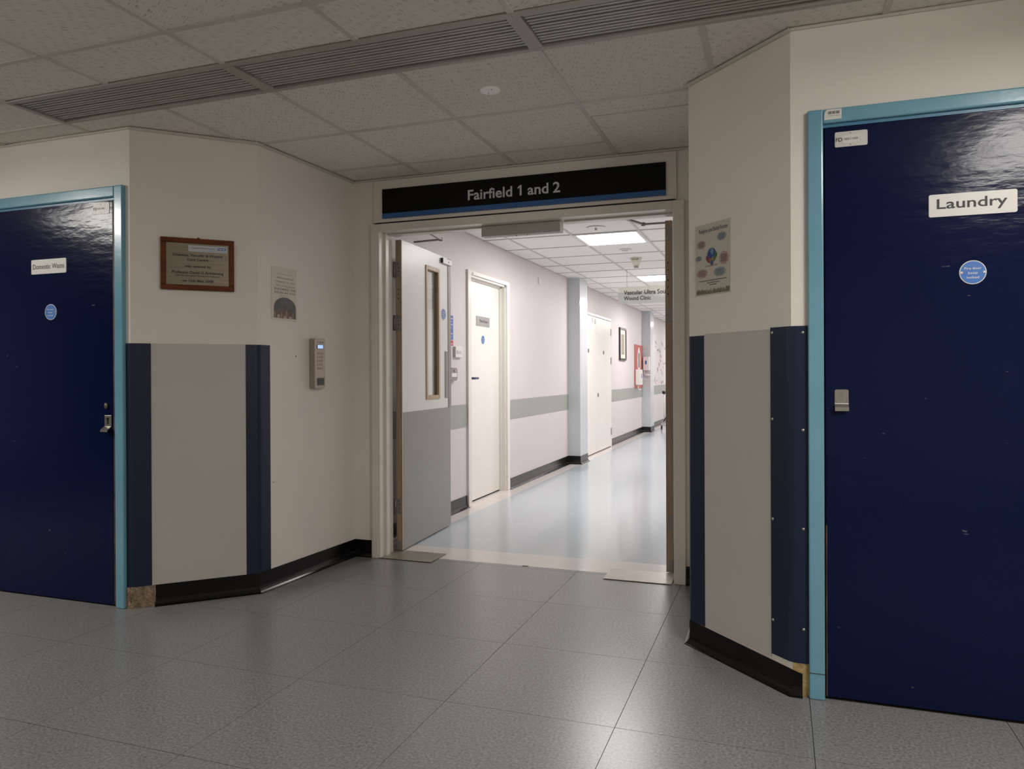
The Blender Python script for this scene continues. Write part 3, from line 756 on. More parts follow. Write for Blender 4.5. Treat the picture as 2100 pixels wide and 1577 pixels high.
for ya, yb in ((-.007, .0125), (.0195, TH + .007)):
    for b in ((WS0 - BO, WS0 + BI, WZ0 - BO, WZ1 + BO), (WS1 - BI, WS1 + BO, WZ0 - BO, WZ1 + BO), (WS0 + BI, WS1 - BI, WZ0 - BO, WZ0 + BI), (WS0 + BI, WS1 - BI, WZ1 - BI, WZ1 + BO)):
        pbox('glazing_bead', (b[0], b[1], ya, yb, b[2], b[3]), M_bead, dl3, .002)
br = pbox('keeper_bracket', (.690, .872, -.020, -.002, 1.990, 2.030), M_leafwhite, dl3, .002); plabel(br, 'white keeper bracket')
pbox('bracket_end_shade', (.684, .690, -.017, -.004, 1.992, 2.028), M_black, br)  # black slip standing in for shade on the bracket's near end
bm = bmesh.new(); cyl(bm, (.80, -.0205, 2.010), .006, .002, 'Y', 12); obj('bracket_hole', bm, M_black, br)
pbox('pull_plate', (.758, .822, -.004, 0, .985, 1.335), M_strip, dl3, .001)
fire_disc(dl3, .736, 1.612, .042, ('Fire door', 'keep', 'locked'), y=0.0, tw=(1.25, .7, .9))
def hinge(parent, z, x0, x1, y, kx):
    h = pbox('hinge', (x0, x1, y - .003, y, z - .05, z + .05), M_dsteel, parent, .001)
    bm = bmesh.new(); cyl(bm, (kx, y - .007, z), .0065, .104, 'Z', 12); obj('hinge_pin', bm, M_dsteel, h, True)
    for k in range(4):
        bm = bmesh.new(); cyl(bm, ((x0 + x1) / 2 + (.010 if k % 3 else .004), y - .0035, z - .036 + .024 * k), .0038, .001, 'Y', 8); obj('screw', bm, M_black, h)
# hinges are built in world axes on an empty turned back square to the wall
for z in (1.850, 1.500, .295):
    hz = pbox('hinge', (-.0095, -.0065, .012, .062, z - .05, z + .05), M_dsteel, dl3)
    bm = bmesh.new(); cyl(bm, (-.012, TH + .004, z), .0075, .102, 'Z', 12); obj('hinge_pin', bm, M_dsteel, hz, True)
    for k in range(4):
        bm = bmesh.new(); cyl(bm, (-.0098, .018 + (.010 if k in (0, 3) else 0.002), z - .036 + .024 * k), .0036, .001, 'X', 8); obj('screw', bm, M_black, hz)
for z in (1.72, 1.69, 1.66): pbox('edge_slot', (-.0066, -.0058, .020, .026, z - .005, z + .005), M_black, dl3)
pbox('floor_pivot', (-.008, .001, .008, .036, .012, .07), M_dsteel, dl3)
bm = bmesh.new(); box(bm, .15, .46, TH, TH + .05, 1.93, 1.99); obj('closer_body', bm, M_dsteel, dl3)

# right leaf (door_4), seen almost edge-on
dl4 = empty('door_4', -.623, 4.405, 86.7); struct(dl4, 'right leaf of the double doors, folded open and seen edge on')
plabel(pbox('leaf_panel', (.003, LW, -.038, -.001, .01, LT), M_leafwhite, dl4), 'white laminate leaf')
plabel(pbox('leaf_edge', (-.006, .003, -.037, -.002, .01, LT), M_edgewood, dl4), 'worn brown timber edge')
pbox('pale_lipping', (-.006, .003, -.001, .001, .01, LT), M_dsteel, dl4)
pbox('kick_panel', (.008, LW, -.001, .0015, .012, .912), M_leafgrey, dl4)
for z in (1.965, 1.50, .295):
    pbox('hinge', (-.0090, -.0065, -.040, -.010, z - .04, z + .04), M_dsteel, dl4)
for z in (1.80, 1.76, 1.70, 1.66, 1.62): pbox('edge_slot', (-.0066, -.0058, -.018, -.012, z - .005, z + .005), M_black, dl4)
pbox('floor_pivot', (-.008, .001, -.034, -.010, .012, .08), M_dsteel, dl4)

# door closer arms: flat grey bars from the frame head to each leaf
def closer(pts, label):
    bm = bmesh.new(); bmesh_pts = [Vector(p) for p in pts]
    o = empty('door_closer_arm', 0, 0, 0); tag(o, label, 'door closer')
    for i in range(2):
        a, b = bmesh_pts[i], bmesh_pts[i + 1]
        d = (b - a).normalized(); s = Vector((-d.y, d.x, 0)).normalized() * .009; u = Vector((0, 0, .005))
        bm = bmesh.new(); vs = []
        for q in (a, b):
            vs.append([bm.verts.new(q + s + u), bm.verts.new(q - s + u), bm.verts.new(q - s - u), bm.verts.new(q + s - u)])
        for k in range(4): bm.faces.new((vs[0][k], vs[0][(k + 1) % 4], vs[1][(k + 1) % 4], vs[1][k]))
        bm.faces.new(vs[0]); bm.faces.new(vs[1][::-1])
        obj('arm_bar', bm, M_dsteel, o)
    bm = bmesh.new(); cyl(bm, bmesh_pts[1], .013, .02, 'Z', 14); obj('elbow_pin', bm, M_dsteel, o)
    q = bmesh_pts[0]; pbox('arm_shoe', (q.x - .02, q.x + .02, 4.392, q.y + .008, q.z - .010, q.z + .012), M_dsteel, o)
closer([(-2.150, 4.415, 2.085), (-2.219, 4.761, 2.100), (-2.440, 4.790, 2.100)], 'grey elbow arm of the closer above the glazed leaf')
closer([(-.880, 4.415, 2.085), (-.808, 4.735, 2.100), (-.585, 4.740, 2.100)], 'grey elbow arm of the closer above the edge-on leaf')

# ------------------------------------------------------------------ floor plates under the leaves
fp = pprism('floor_spring_plate', [(0, 0)] * 0 or rrect(-.19, .19, -.115, .115, .004), 0, .0025, M_threshold)
fp.rotation_euler = (PI / 2, 0, 0); fp.location = (-2.220, 4.303, .0028)
tag(fp, 'flat brown floor plate under the hinge of the glazed leaf', 'floor plate')
for x, z in ((-.13, -.06), (.06, -.05), (.13, .04), (.0, .05)):
    bm = bmesh.new(); cyl(bm, (x, .0, z), .004, .001, 'Y', 8); obj('screw', bm, M_dsteel, fp)
bm = bmesh.new(); cyl(bm, (-.135, .0, .02), .022, .0012, 'Y', 14, sz=.35); obj('pivot_slot', bm, M_black, fp)
fp = pprism('floor_spring_plate', rrect(-.19, .19, -.115, .115, .004), 0, .0025, M_threshold2)
fp.rotation_euler = (PI / 2, 0, 0); fp.location = (-.757, 4.285, .0028)
tag(fp, 'flat cream floor plate under the hinge of the edge-on leaf', 'floor plate')
for x, z in ((-.15, -.09), (-.10, .03), (.0, .06), (.02, -.09), (.07, .05), (.09, -.04)):
    bm = bmesh.new(); cyl(bm, (x, .0, z), .0045, .001, 'Y', 8); obj('screw', bm, M_dsteel, fp)
bm = bmesh.new(); cyl(bm, (.145, .0, -.055), .042, .0014, 'Y', 16, sz=.30); obj('pivot_slot', bm, M_black, fp)
bm = bmesh.new(); cyl(bm, (0, 0, 0.0012), .020, .0022, 'Z', 12); 
for v in bm.verts: v.co.y *= .35
mk = obj('floor_stop', bm, M_black); mk.location = (-1.455, 4.302, 0); tag(mk, 'small black floor keeper in the joint between the two floors', 'floor fitting')

# ------------------------------------------------------------------ linear grilles
def grille(x0, x1, label):
    e = empty('ceiling_grille', (x0 + x1) / 2, (2.437 + 2.742) / 2, 0, 2.396)
    tag(e, label, 'air grille', 'linear grilles in a row across the ceiling')
    hx = (x1 - x0) / 2; hy = (2.742 - 2.437) / 2; f = .028
    for b in ((-hx, hx, -hy - .004, -hy + f - .006), (-hx, hx, hy - f + .008, hy + .004)):
        pbox('frame_rail', (b[0], b[1], b[2], b[3], 0, .012), M_vent, e, .0015)
    for b in ((-hx, -hx + .026), (hx - .026, hx)):
        pbox('frame_rail', (b[0], b[1], -hy + f - .006, hy - f + .008, .0005, .0115), M_vent, e)
    # box walls rising above the slats
    pbox('duct_wall', (-hx + .01, hx - .01, hy - f + .004, hy - f + .008, .0118, .078), M_vent, e)
    pbox('duct_wall', (-hx + .01, hx - .01, -hy + f - .010, -hy + f - .006, .0118, .078), M_vent, e)
    for s in (-1, 1): pbox('duct_wall', (s * (hx - .0255) - .002, s * (hx - .0255) + .002, -hy + f - .006, hy - f + .004, .0118, .078), M_vent, e)
    pbox('duct_back', (-hx + .01, hx - .01, -hy + .01, hy - .01, .078, .082), M_dark, e)
    n = 11; a = -hy + f + .010; b = hy - f - .016
    sm = None
    for k in range(n):
        y = a + (b - a) * k / (n - 1) + random.uniform(-.0024, .0024)
        if sm is None:
            bm = bmesh.new(); box(bm, -hx + .03, hx - .03, -.0066, .0066, 0, .005)
            # a lipped slat: thin blade turned up behind
            box(bm, -hx + .03, hx - .03, .0050, .0066, .005, .016)
            so = obj('slat', bm, M_slat, e); sm = so.data
        else: so = link('slat', sm, None, e)
        so.location = (0, y, .009)
    return e
grille(*VENT_X[0], 'leftmost grey slatted grille, above the domestic waste door corner')
grille(*VENT_X[1], 'middle grey slatted grille of the three in the ceiling')
g3 = grille(*VENT_X[2], 'grey slatted grille reaching the ceiling edge near the laundry door')

# lobby ceiling lights: two mirrored in the gloss doors, one dim extra added
def light_panel(name, x0, x1, y0, y1, z, m, label, cat='ceiling light', group=None, rim=.03):
    e = empty(name, (x0 + x1) / 2, (y0 + y1) / 2, 0, z); tag(e, label, cat, group)
    hx, hy = (x1 - x0) / 2 - .003, (y1 - y0) / 2 - .003
    for b in ((-hx, hx, -hy, -hy + rim), (-hx, hx, hy - rim, hy), (-hx, -hx + rim, -hy + rim, hy - rim), (hx - rim, hx, -hy + rim, hy - rim)):
        pbox('light_frame', (*b, 0, .02), M_white, e)
    bm = bmesh.new(); pts = rrect(-hx + rim - .001, hx - rim + .001, -hy + rim - .001, hy - rim + .001, .03, 2)
    bm.faces.new([bm.verts.new((x, y, .004)) for x, y in pts][::-1])
    me = bpy.data.meshes.new('diffuser'); bm.to_mesh(me); bm.free(); plabel(link('diffuser', me, m, e), 'glowing white diffuser')
def surface_light(x0, x1, y0, y1, label, m):
    e = empty('ceiling_light', (x0 + x1) / 2, (y0 + y1) / 2, 0, 2.398); tag(e, label, 'ceiling light')
    hx, hy = (x1 - x0) / 2 - .06, (y1 - y0) / 2 - .02
    pbox('light_base', (-hx, hx, -hy, hy, -.012, 0), M_white, e)
    for s_ in (-1, 1): pbox('end_cap', (-hx + .01, hx - .01, s_ * hy - .012, s_ * hy + .012, -.095, -.012), M_white, e, .004)
    pts = [(-hx + .02, -.0125), (-hx + .02, -.055), (-hx + .06, -.088), (hx - .06, -.088), (hx - .02, -.055), (hx - .02, -.0125)]
    bm = bmesh.new(); ya, yb = -hy + .012, hy - .012
    va = [bm.verts.new((x, ya, z)) for x, z in pts]; vb = [bm.verts.new((x, yb, z)) for x, z in pts]
    for q in range(len(pts) - 1):
        f = bm.faces.new((va[q], vb[q], vb[q + 1], va[q + 1])); f.normal_update()
        out = f.calc_center_median() - Vector((0, 0, -.03))
        if f.normal.dot(Vector((out.x, 0, out.z))) < 0: f.normal_flip()
    me = bpy.data.meshes.new('diffuser'); bm.to_mesh(me); bm.free(); plabel(link('diffuser', me, m, e), 'glowing white wraparound diffuser')
for k, (a, b) in enumerate(LAMPS):
    surface_light(a, b, LAMP_Y[0], LAMP_Y[1], ('lobby ceiling light outside the view near the laundry door', 'lobby ceiling light outside the view near the domestic waste door')[k], M_lobby_light)
surface_light(GX0 - 2 * GP, GX0 - GP, LAMP_Y[0] - GP, LAMP_Y[1] - GP, 'added dim fill light outside the view in line with the double doors', M_fill_light)  # unseen extra lamp, added to brighten the recess
for k, r in enumerate(LIGHT_ROWS):
    light_panel('ceiling_light', -1.738, -1.141, r, r + .6, CH - .003, M_corr_light, ('square glowing ceiling light nearest in the corridor', 'square glowing ceiling light above the hanging clinic sign', 'third corridor ceiling light, hidden behind the leaf', 'fourth corridor ceiling light, hidden behind the leaf', 'last corridor ceiling light, hidden behind the leaf')[k])

# blank plate in the recess ceiling
e = empty('blanking_plate', -1.190, 3.066, 0, 2.4035); tag(e, 'round white blanking plate with two screws in a lobby ceiling tile', 'ceiling plate')
bm = bmesh.new(); cyl(bm, (0, 0, -.003), .043, .006, 'Z', 32, r2=.045); obj('plate', bm, mat('plate_white', (0.95, 0.94, 0.92), 0.3), e)
for x, y in ((-.014, .018), (.014, -.018)):
    bm = bmesh.new(); cyl(bm, (x, y, -.0065), .0035, .001, 'Z', 10); obj('screw', bm, M_dsteel, e)

# ------------------------------------------------------------------ plaque on the left chamfer
pq = empty('memorial_plaque', A0[0], A0[1], 45); tag(pq, 'brown wooden plaque with an engraved metal plate', 'plaque')
s0, s1 = .1375, .488; z0, z1 = 1.599, 1.864
tilt = 0.0
fw = .026
for b in ((s0, s1, z1 - fw, z1), (s0, s1, z0, z0 + fw), (s0, s0 + fw, z0 + fw, z1 - fw), (s1 - fw, s1, z0 + fw, z1 - fw)):
    plabel(pbox('wooden_frame', (b[0], b[1], -.020, 0, b[2], b[3]), M_plaquewood, pq, .003), 'brown wooden frame side')
pl = pbox('metal_plate', (s0 + fw, s1 - fw, -.013, -.002, z0 + fw, z1 - fw), M_plaquemetal, pq); plabel(pl, 'dull engraved metal plate')
bm = bmesh.new(); poly_prism_xz(bm, ellipse((s0 + s1) / 2 + .003, z1 - .002, .008, .009, 14), -.010, -.004); obj('hanging_eye', bm, M_plaquewood, pq)
cxp = (s0 + s1) / 2
for t, z, c, wd in (('Diabetes, Vascular & Wound', 1.772, .0125, .235), ('Care Centre', 1.7495, .0125, .100), ('was opened by', 1.716, .0115, .128), ('Professor David G Armstrong', 1.683, .0135, .245),
                    ('DPM, PhD International Wound Care Ambassador', 1.6695, .0065, .215), ('on 12th May 2008', 1.641, .0125, .148)):
    lettering(t, cxp, z, c, wd, M_ink, pl, -.0136, bold=.028)
lb = pbox('white_label', (s1 - fw - .195, s1 - fw - .008, -.0146, -.013, 1.797, 1.829), mat('label_white_blue', (0.52, 0.55, 0.60), 0.4), pl)
lettering('Croydon Health Services', s1 - fw - .182, 1.8125, .0072, .115, M_ink, lb, -.0149, 'L')
lettering('NHS Trust', s1 - fw - .094, 1.802, .0045, .027, M_discblue, lb, -.0149, 'L')
pprism('logo_block', [(s1 - fw - .057, 1.8095), (s1 - fw - .015, 1.8095), (s1 - fw - .012, 1.8225), (s1 - fw - .054, 1.8225)], -.0151, -.0146, mat('logo_blue', (0.03, 0.09, 0.28), 0.4), lb)
lettering('NHS', s1 - fw - .0345, 1.8118, .0085, .034, M_signwhite, lb, -.0154, bold=.02)

# ------------------------------------------------------------------ poster and keypad on the side wall
def side_s(y): return (y - A1[1]) / math.sin(math.radians(ANG_SIDE))
ps = empty('wall_poster', A1[0], A1[1], ANG_SIDE); tag(ps, 'tall cream poster with a dark arch beside the keypad', 'poster')
# measured on the wall: 0.10 .. 0.315 along it
q0, q1, r0, r1 = .106, .318, 1.466, 1.760
sh = pbox('paper_sheet', (q0, q1, -.0018, -.0003, r0, r1), M_paper, ps)
qc = (q0 + q1) / 2 + .004
lettering('Croydon Health Services NHS Trust', qc, r1 - .040, .0045, .135, M_grey_ink, ps, -.0022)
for t, z, wd in (('Menopause and', r1 - .064, .135), ('Health in the', r1 - .086, .165), ('Workplace', r1 - .108, .165)):
    lettering(t, qc + .004, z, .012, wd, M_orange_ink, ps, -.0022, bold=.01)
lettering('EXPLORING THE', qc, r1 - .127, .0115, .178, M_grey_ink, ps, -.0022, bold=.012)
lettering('ISSUES AT CHS', qc, r1 - .146, .0115, .175, M_grey_ink, ps, -.0022, bold=.012)
lettering('Wednesday 18 May', qc - .005, r1 - .158, .004, .085, M_grey_ink, ps, -.0022)
lettering('Conference room, 12 noon', qc - .005, r1 - .168, .004, .10, M_grey_ink, ps, -.0022)
arch = ellipse(qc, r0 + .070, .093, .058, 20, 0, PI) + [(qc - .093, r0 + .012), (qc + .093, r0 + .012)]
plabel(pprism('printed_arch', arch, -.0024, -.0018, mat('arch_print', (0.075, 0.072, 0.068), 0.4, mottle=(40, .25)), ps), 'dark arch-shaped picture')
skin = mat('arch_figures', (0.30, 0.20, 0.15), 0.5); br_ = mat('arch_brown', (0.14, 0.085, 0.055), 0.5)
pprism('printed_band', [(qc - .090, r0 + .014), (qc + .060, r0 + .014), (qc + .052, r0 + .045), (qc + .02, r0 + .056), (qc - .03, r0 + .052), (qc - .08, r0 + .048)], -.0026, -.0024, br_, ps)
for x, hh, wd in ((-.085, .042, .012), (-.030, .034, .011), (.012, .046, .014), (.066, .038, .009)):
    pprism('printed_figure', ellipse(qc + x, r0 + .012 + hh * .5, wd * .6, hh * .5, 12), -.0028, -.0026, skin, ps)
for x, hh, wd in ((-.055, .020, .026), (.0, .014, .03), (.045, .012, .03)):
    pprism('printed_figure', ellipse(qc + x, r0 + .012 + hh * .5, wd * .5, hh * .5, 12), -.0029, -.0027, mat('arch_pale', (0.42, 0.34, 0.28), 0.5), ps)

kp = empty('door_entry_keypad', A1[0], A1[1], ANG_SIDE); tag(kp, 'slim steel door entry keypad with a lit blue screen', 'keypad')
k0, k1, h0, h1, kd = .430, .530, 1.082, 1.374, .040
bm = bmesh.new(); box(bm, k0, k1, -kd, 0, h0, h1, .003)
obj('case', bm, mat('keypad_steel', (0.40, 0.345, 0.295), 0.4, metal=.6), kp)
kc = (k0 + k1) / 2; yk = -kd - .0005
kp_s = pbox('screen_bezel', (kc - .027, kc + .031, yk - .002, yk + .001, 1.314, 1.340), M_black, kp)
pbox('screen', (kc - .025, kc + .026, yk - .0026, yk - .002, 1.3165, 1.3375), M_screen, kp_s)
for sx in (-.021, .026): pbox('status_led', (kc + sx - .007, kc + sx + .007, yk - .001, yk + .001, 1.3515, 1.3555), M_black, kp)
bm = bmesh.new(); cyl(bm, (kc + .003, yk, 1.352), .007, .002, 'Y', 14); obj('camera_lens', bm, M_dsteel, kp)
keym = mat('keypad_key', (0.40, 0.34, 0.285), 0.4, metal=.6)
kme = None
for r in range(5):
    for c in range(3):
        if kme is None:
            bm = bmesh.new(); cyl(bm, (0, 0, 0), .0068, .002, 'Y', 12); ko = obj('key_button', bm, keym, kp); kme = ko.data
        else: ko = link('key_button', kme, None, kp)
        ko.location = (kc - .017 + c * .020, yk - .0005, 1.288 - r * .022)
        lettering('123456789*0#ABC'[r * 3 + c], kc - .017 + c * .020, 1.2855 - r * .022, .005, .004, M_grey_ink, ko, 0, name='key_digit').location = (-ko.location.x, yk - .0021 - ko.location.y, -ko.location.z)
pbox('reader_window', (kc - .026, kc + .037, yk - .0015, yk + .001, 1.100, 1.143), M_black, kp)
# stud left in the wall
bm = bmesh.new(); cyl(bm, (0, 0, 0), .004, .002, 'Y', 8)
st = obj('filled_hole', bm, M_grey_ink, bpy.data.objects['wall_left_recess']); st.location = (.31, -.001, 1.268)
bm = bmesh.new(); cyl(bm, (0, 0, 0), .003, .002, 'Y', 8)
st = obj('filled_hole', bm, M_grey_ink, bpy.data.objects['wall_left_recess']); st.location = (.115, -.001, .575)

# ------------------------------------------------------------------ globe poster on the right chamfer
gp = empty('wall_poster', D0[0], D0[1], -45); tag(gp, 'forum poster with a small globe and speech clouds beside the double doors', 'poster')
q0, q1, r0, r1 = .044, .260, 1.485, 1.780
pbox('paper_sheet', (q0, q1, -.0018, -.0003, r0, r1), M_paper2, gp)
qw = q1 - q0
def U(u, v): return q0 + u * qw, r1 - v * (r1 - r0)
x, z = U(.52, .120); lettering('Religion and Belief Forum', x, z, .017, qw * .80, M_purple_ink, gp, -.0022, bold=.012)
pc = mat('cloud_pink', (0.40, 0.28, 0.25), 0.5); bc = mat('cloud_blue', (0.27, 0.32, 0.33), 0.5)
def cloud(u, v, ru, rv, m, rows, tail=None):
    n = 40; pts = []
    for k in range(n):
        a = 2 * PI * k / n; rr = 1 + .08 * math.sin(9 * a)
        x, z = U(u + ru * rr * math.cos(a), v - rv * rr * math.sin(a)); pts.append((x, z))
    c = pprism('speech_cloud', pts, -.0022, -.0018, m, gp)
    for i in range(rows):
        x, z = U(u, v - rv * .5 + i * rv * 1.0 / max(1, rows - 1)); lw = ru * qw * (1.25 - .15 * (i % 2))
        pbox('text_line', (x - lw / 2, x + lw / 2, -.0025, -.0022, z - .0011, z + .0011), M_grey_ink, c)
cloud(.76, .22, .13, .058, bc, 4); cloud(.18, .28, .13, .06, pc, 5); cloud(.82, .52, .13, .09, pc, 7)
cloud(.10, .47, .10, .038, bc, 3); cloud(.20, .69, .16, .062, pc, 4); cloud(.70, .70, .17, .065, bc, 4)
gx, gz = U(.48, .47)
pprism('globe_halo', ellipse(gx, gz + .006, .034, .037, 28), -.0021, -.0018, mat('halo', (0.50, 0.48, 0.44), 0.5), gp)
gl = pprism('globe', ellipse(gx, gz + .004, .028, .031, 28), -.0024, -.0021, mat('globe_blue', (0.02, 0.06, 0.28), 0.5), gp); plabel(gl, 'printed blue globe')
pprism('globe_land', [(gx - .006, gz + .032), (gx + .010, gz + .031), (gx + .013, gz + .020), (gx + .004, gz + .006), (gx - .003, gz + .012), (gx - .009, gz + .022)], -.0027, -.0024, mat('globe_land', (0.12, 0.26, 0.30), 0.5), gl)
for k, (dx, dz, c) in enumerate(((-.030, -.004, (0.16, 0.03, 0.09)), (-.020, -.014, (0.22, 0.04, 0.05)), (-.006, -.018, (0.32, 0.14, 0.04)), (.008, -.014, (0.28, 0.26, 0.05)), (.020, -.006, (0.06, 0.18, 0.06)), (.028, .004, (0.03, 0.12, 0.05)), (.002, -.026, (0.04, 0.09, 0.20)))):
    pprism('globe_figure', ellipse(gx + dx * .9, gz + dz, .0085, .011, 12), -.0029 - k * .0001, -.0026, mat('globe_fig_%d' % k, c, 0.5), gl)
x, z = U(.47, .605); lettering('One World One Faith', x, z, .006, qw * .36, mat('tan_ink', (0.22, 0.17, 0.10), 0.5), gp, -.0022, bold=.01)
for v, wd in ((.800, .78), (.832, .36), (.862, .20)):
    x, z = U(.50 if wd > .5 else .52, v); pbox('text_line', (x - wd * qw / 2, x + wd * qw / 2, -.0022, -.0018, z - .0016, z + .0016), M_grey_ink, gp)
crowd = mat('crowd_print', (0.17, 0.15, 0.115), 0.5)
for k in range(26):
    u = .05 + .9 * k / 25; hh = random.uniform(.045, .085); x, z = U(u, .985)
    pprism('crowd_figure', [(x - .0035, z), (x + .0035, z), (x + .003 + random.uniform(-.002, .003), z + hh * .29 * .75), (x + random.uniform(-.004, .004), z + hh * .29), (x - .0035, z + hh * .29 * .7)], -.0022, -.0018, crowd, gp)

# ------------------------------------------------------------------ corridor: plant room door
d5 = empty('door_5', CX, 0, 90); struct(d5, 'cream plant room door with a grey nameplate')
y0, y1, zt = D5
pbox('door_frame', (y0 - .070, y0, -.020, .02, 0, zt + .035), M_cframe, d5, .003); pbox('door_frame', (y1, y1 + .070, -.020, .02, 0, zt + .035), M_cframe, d5, .003)
pbox('door_frame', (y0, y1, -.0195, .02, zt, zt + .035), M_cframe, d5, .003)
pbox('door_lining', (y0 - .01, y0 + .016, .0, .11, 0, zt), M_cframe, d5); pbox('door_lining', (y1 - .016, y1 + .01, .0, .11, 0, zt), M_cframe, d5)
pbox('door_lining', (y0, y1, .0, .11, zt - .016, zt + .01), M_cframe, d5)
pbox('door_stop', (y1 - .030, y1 - .016, .040, .11, 0, zt - .016), M_cframe, d5); pbox('door_stop', (y0 + .016, y1 - .016, .040, .11, zt - .030, zt - .016), M_cframe, d5)
plabel(pbox('door_leaf', (y0 + .018, y1 - .030, .062, .105, .012, zt - .028), M_cdoor, d5), 'plain cream door leaf')
pbox('floor_gap', (y0 + .018, y1 - .030, .064, .10, .002, .0118), M_dark, d5)
s = pbox('sign_plate', (6.425, 6.760, .058, .062, 1.612, 1.703), mat('grey_name_plate', (0.40, 0.39, 0.37), 0.35, metal=.3), d5, .001); plabel(s, 'grey nameplate reading Plant Room')
lettering('Plant Room', 6.605, 1.648, .026, .20, M_ink, s, .0574, bold=.006)
fire_disc(d5, 6.590, 1.486, .042, ('Fire door', 'keep', 'locked'), y=.062, tw=(1.25, .7, .9))
bm = bmesh.new(); tube(bm, [(6.215, .06, 1.125), (6.215, .015, 1.125), (6.225, .005, 1.125), (6.33, .005, 1.125)], .0105); h5 = obj('lever_handle', bm, mat('handle_navy', (0.02, 0.03, 0.12), 0.3), d5, True)
pbox('handle_plate', (6.195, 6.235, .056, .062, 1.06, 1.17), mat('handle_plate_white', (0.7, 0.68, 0.64), 0.35), d5)
bm = bmesh.new(); cyl(bm, (6.155, -.0205, 2.055), .010, .002, 'Y', 10); obj('frame_sensor', bm, M_dsteel, d5)

# cupboard doors
d6 = empty('door_6', CX, 0, 90); struct(d6, 'pair of plain cream cupboard doors beyond the first pier')
pbox('door_frame', (9.79, 9.83, -.040, .01, 0, 2.03), M_cframe, d6); pbox('door_frame', (11.822, 11.86, -.040, .01, 0, 2.03), M_cframe, d6)
pbox('door_frame', (9.83, 11.822, -.0395, .01, 1.998, 2.03), M_cframe, d6)
pbox('dark_gap', (9.83, 11.822, -.024, .0, .002, 1.997), M_dark, d6)
for a, b in ((9.835, 10.766), (10.774, 11.818)): plabel(pbox('door_leaf', (a, b, -.040, -.02, .012, 1.990), M_cdoor, d6, .002), 'plain cream cupboard leaf')
for y, z, ry in ((10.32, 1.488, .028), (11.28, 1.485, .028), (10.905, .848, .030)):
    bm = bmesh.new(); cyl(bm, (y, -.044, z), ry, .008, 'Y', 16, sz=1.0); obj('round_lock', bm, M_dsteel, d6)
for z in (1.820, 1.368, .243): pbox('hinge', (11.800, 11.838, -.046, -.0405, z - .055, z + .055), M_dsteel, d6)
pbox('latch', (10.56, 10.62, -.050, -.0405, 1.90, 1.97), M_white, d6, .003); pbox('latch', (10.72, 10.77, -.050, -.0405, 1.885, 1.96), M_signsilver, d6, .003)

# things on the corridor wall
def wall_thing(name, label, cat, group=None): return tag(empty(name, CX, 0, 90), label, cat, group)
e = wall_thing('notice_board', 'tall blue notice half hidden behind the open glazed leaf', 'notice')
pbox('notice_sheet', (5.55, 5.760, -.004, 0, 1.450, 1.652), M_noticeblue, e)
for k, z in enumerate((1.625, 1.60, 1.575, 1.55, 1.50, 1.475)): pbox('text_line', (5.57, 5.745 - .02 * (k % 2), -.0046, -.004, z - .004, z + .004), M_signwhite, e)
e = wall_thing('warning_notice', 'small red notice below the blue one', 'notice')
pbox('notice_sheet', (5.55, 5.760, -.004, 0, 1.402, 1.444), M_red, e); pbox('text_line', (5.57, 5.745, -.0046, -.004, 1.412, 1.418), M_signwhite, e)
e = wall_thing('light_switch', 'white triple light switch beside the plant room door', 'switch')
pbox('switch_plate', (5.772, 5.920, -.022, 0, 1.304, 1.396), M_white, e, .003)
for k in range(3): pbox('rocker', (5.800 + k * .036, 5.824 + k * .036, -.026, -.0215, 1.335, 1.365), M_white, e, .002)
e = wall_thing('door_release_button', 'grey push plate with a white label below the light switch', 'button')
bm = bmesh.new(); poly_prism_xz(bm, rrect(5.66, 5.800, 1.108, 1.216, .03), -.025, 0); obj('case', bm, mat('button_case', (0.33, 0.28, 0.26), 0.35, metal=.4), e)
pbox('white_label', (5.68, 5.785, -.0265, -.025, 1.140, 1.172), M_white, e)
bm = bmesh.new(); cyl(bm, (5.745, -.027, 1.193), .012, .006, 'Y', 14); obj('button', bm, M_steel, e)
e = wall_thing('wall_sensor', 'small white sensor box high on the lilac wall', 'sensor')
pbox('case', (8.13, 8.215, -.012, 0, 2.185, 2.255), M_white, e, .003); pbox('sensor_window', (8.15, 8.195, -.0128, -.012, 2.20, 2.24), M_cwall, e)
e = wall_thing('framed_picture', 'black framed picture beside the cupboard doors', 'picture')
a0, a1, b0, b1, fwid = 12.64, 13.18, 1.392, 1.952, .034
for b in ((a0, a1, b1 - fwid, b1), (a0, a1, b0, b0 + fwid), (a0, a0 + fwid, b0 + fwid, b1 - fwid), (a1 - fwid, a1, b0 + fwid, b1 - fwid)):
    pbox('picture_frame', (b[0], b[1], -.028, 0, b[2], b[3]), M_black, e)
pbox('mount', (a0 + fwid, a1 - fwid, -.014, -.002, b0 + fwid, b1 - fwid), M_mount, e); pbox('print', (a0 + .15, a1 - .13, -.0155, -.014, b0 + .10, b1 - .11), M_picture, e)
e = wall_thing('hygiene_poster', 'red poster with a white oval behind the hand gel dispenser', 'poster')
pbox('poster_board', (14.08, 14.93, -.012, -.001, .885, 1.712), mat('poster_red', (0.50, 0.10, 0.085), 0.4), e)
pprism('white_oval', ellipse(14.505, 1.42, .16, .25, 28), -.0135, -.012, M_white, e); pprism('bottle_print', rrect(14.455, 14.555, 1.27, 1.56, .03), -.0142, -.0135, M_decal, e)
pbox('print_block', (14.42, 14.60, -.0135, -.012, 1.06, 1.15), M_red, e)
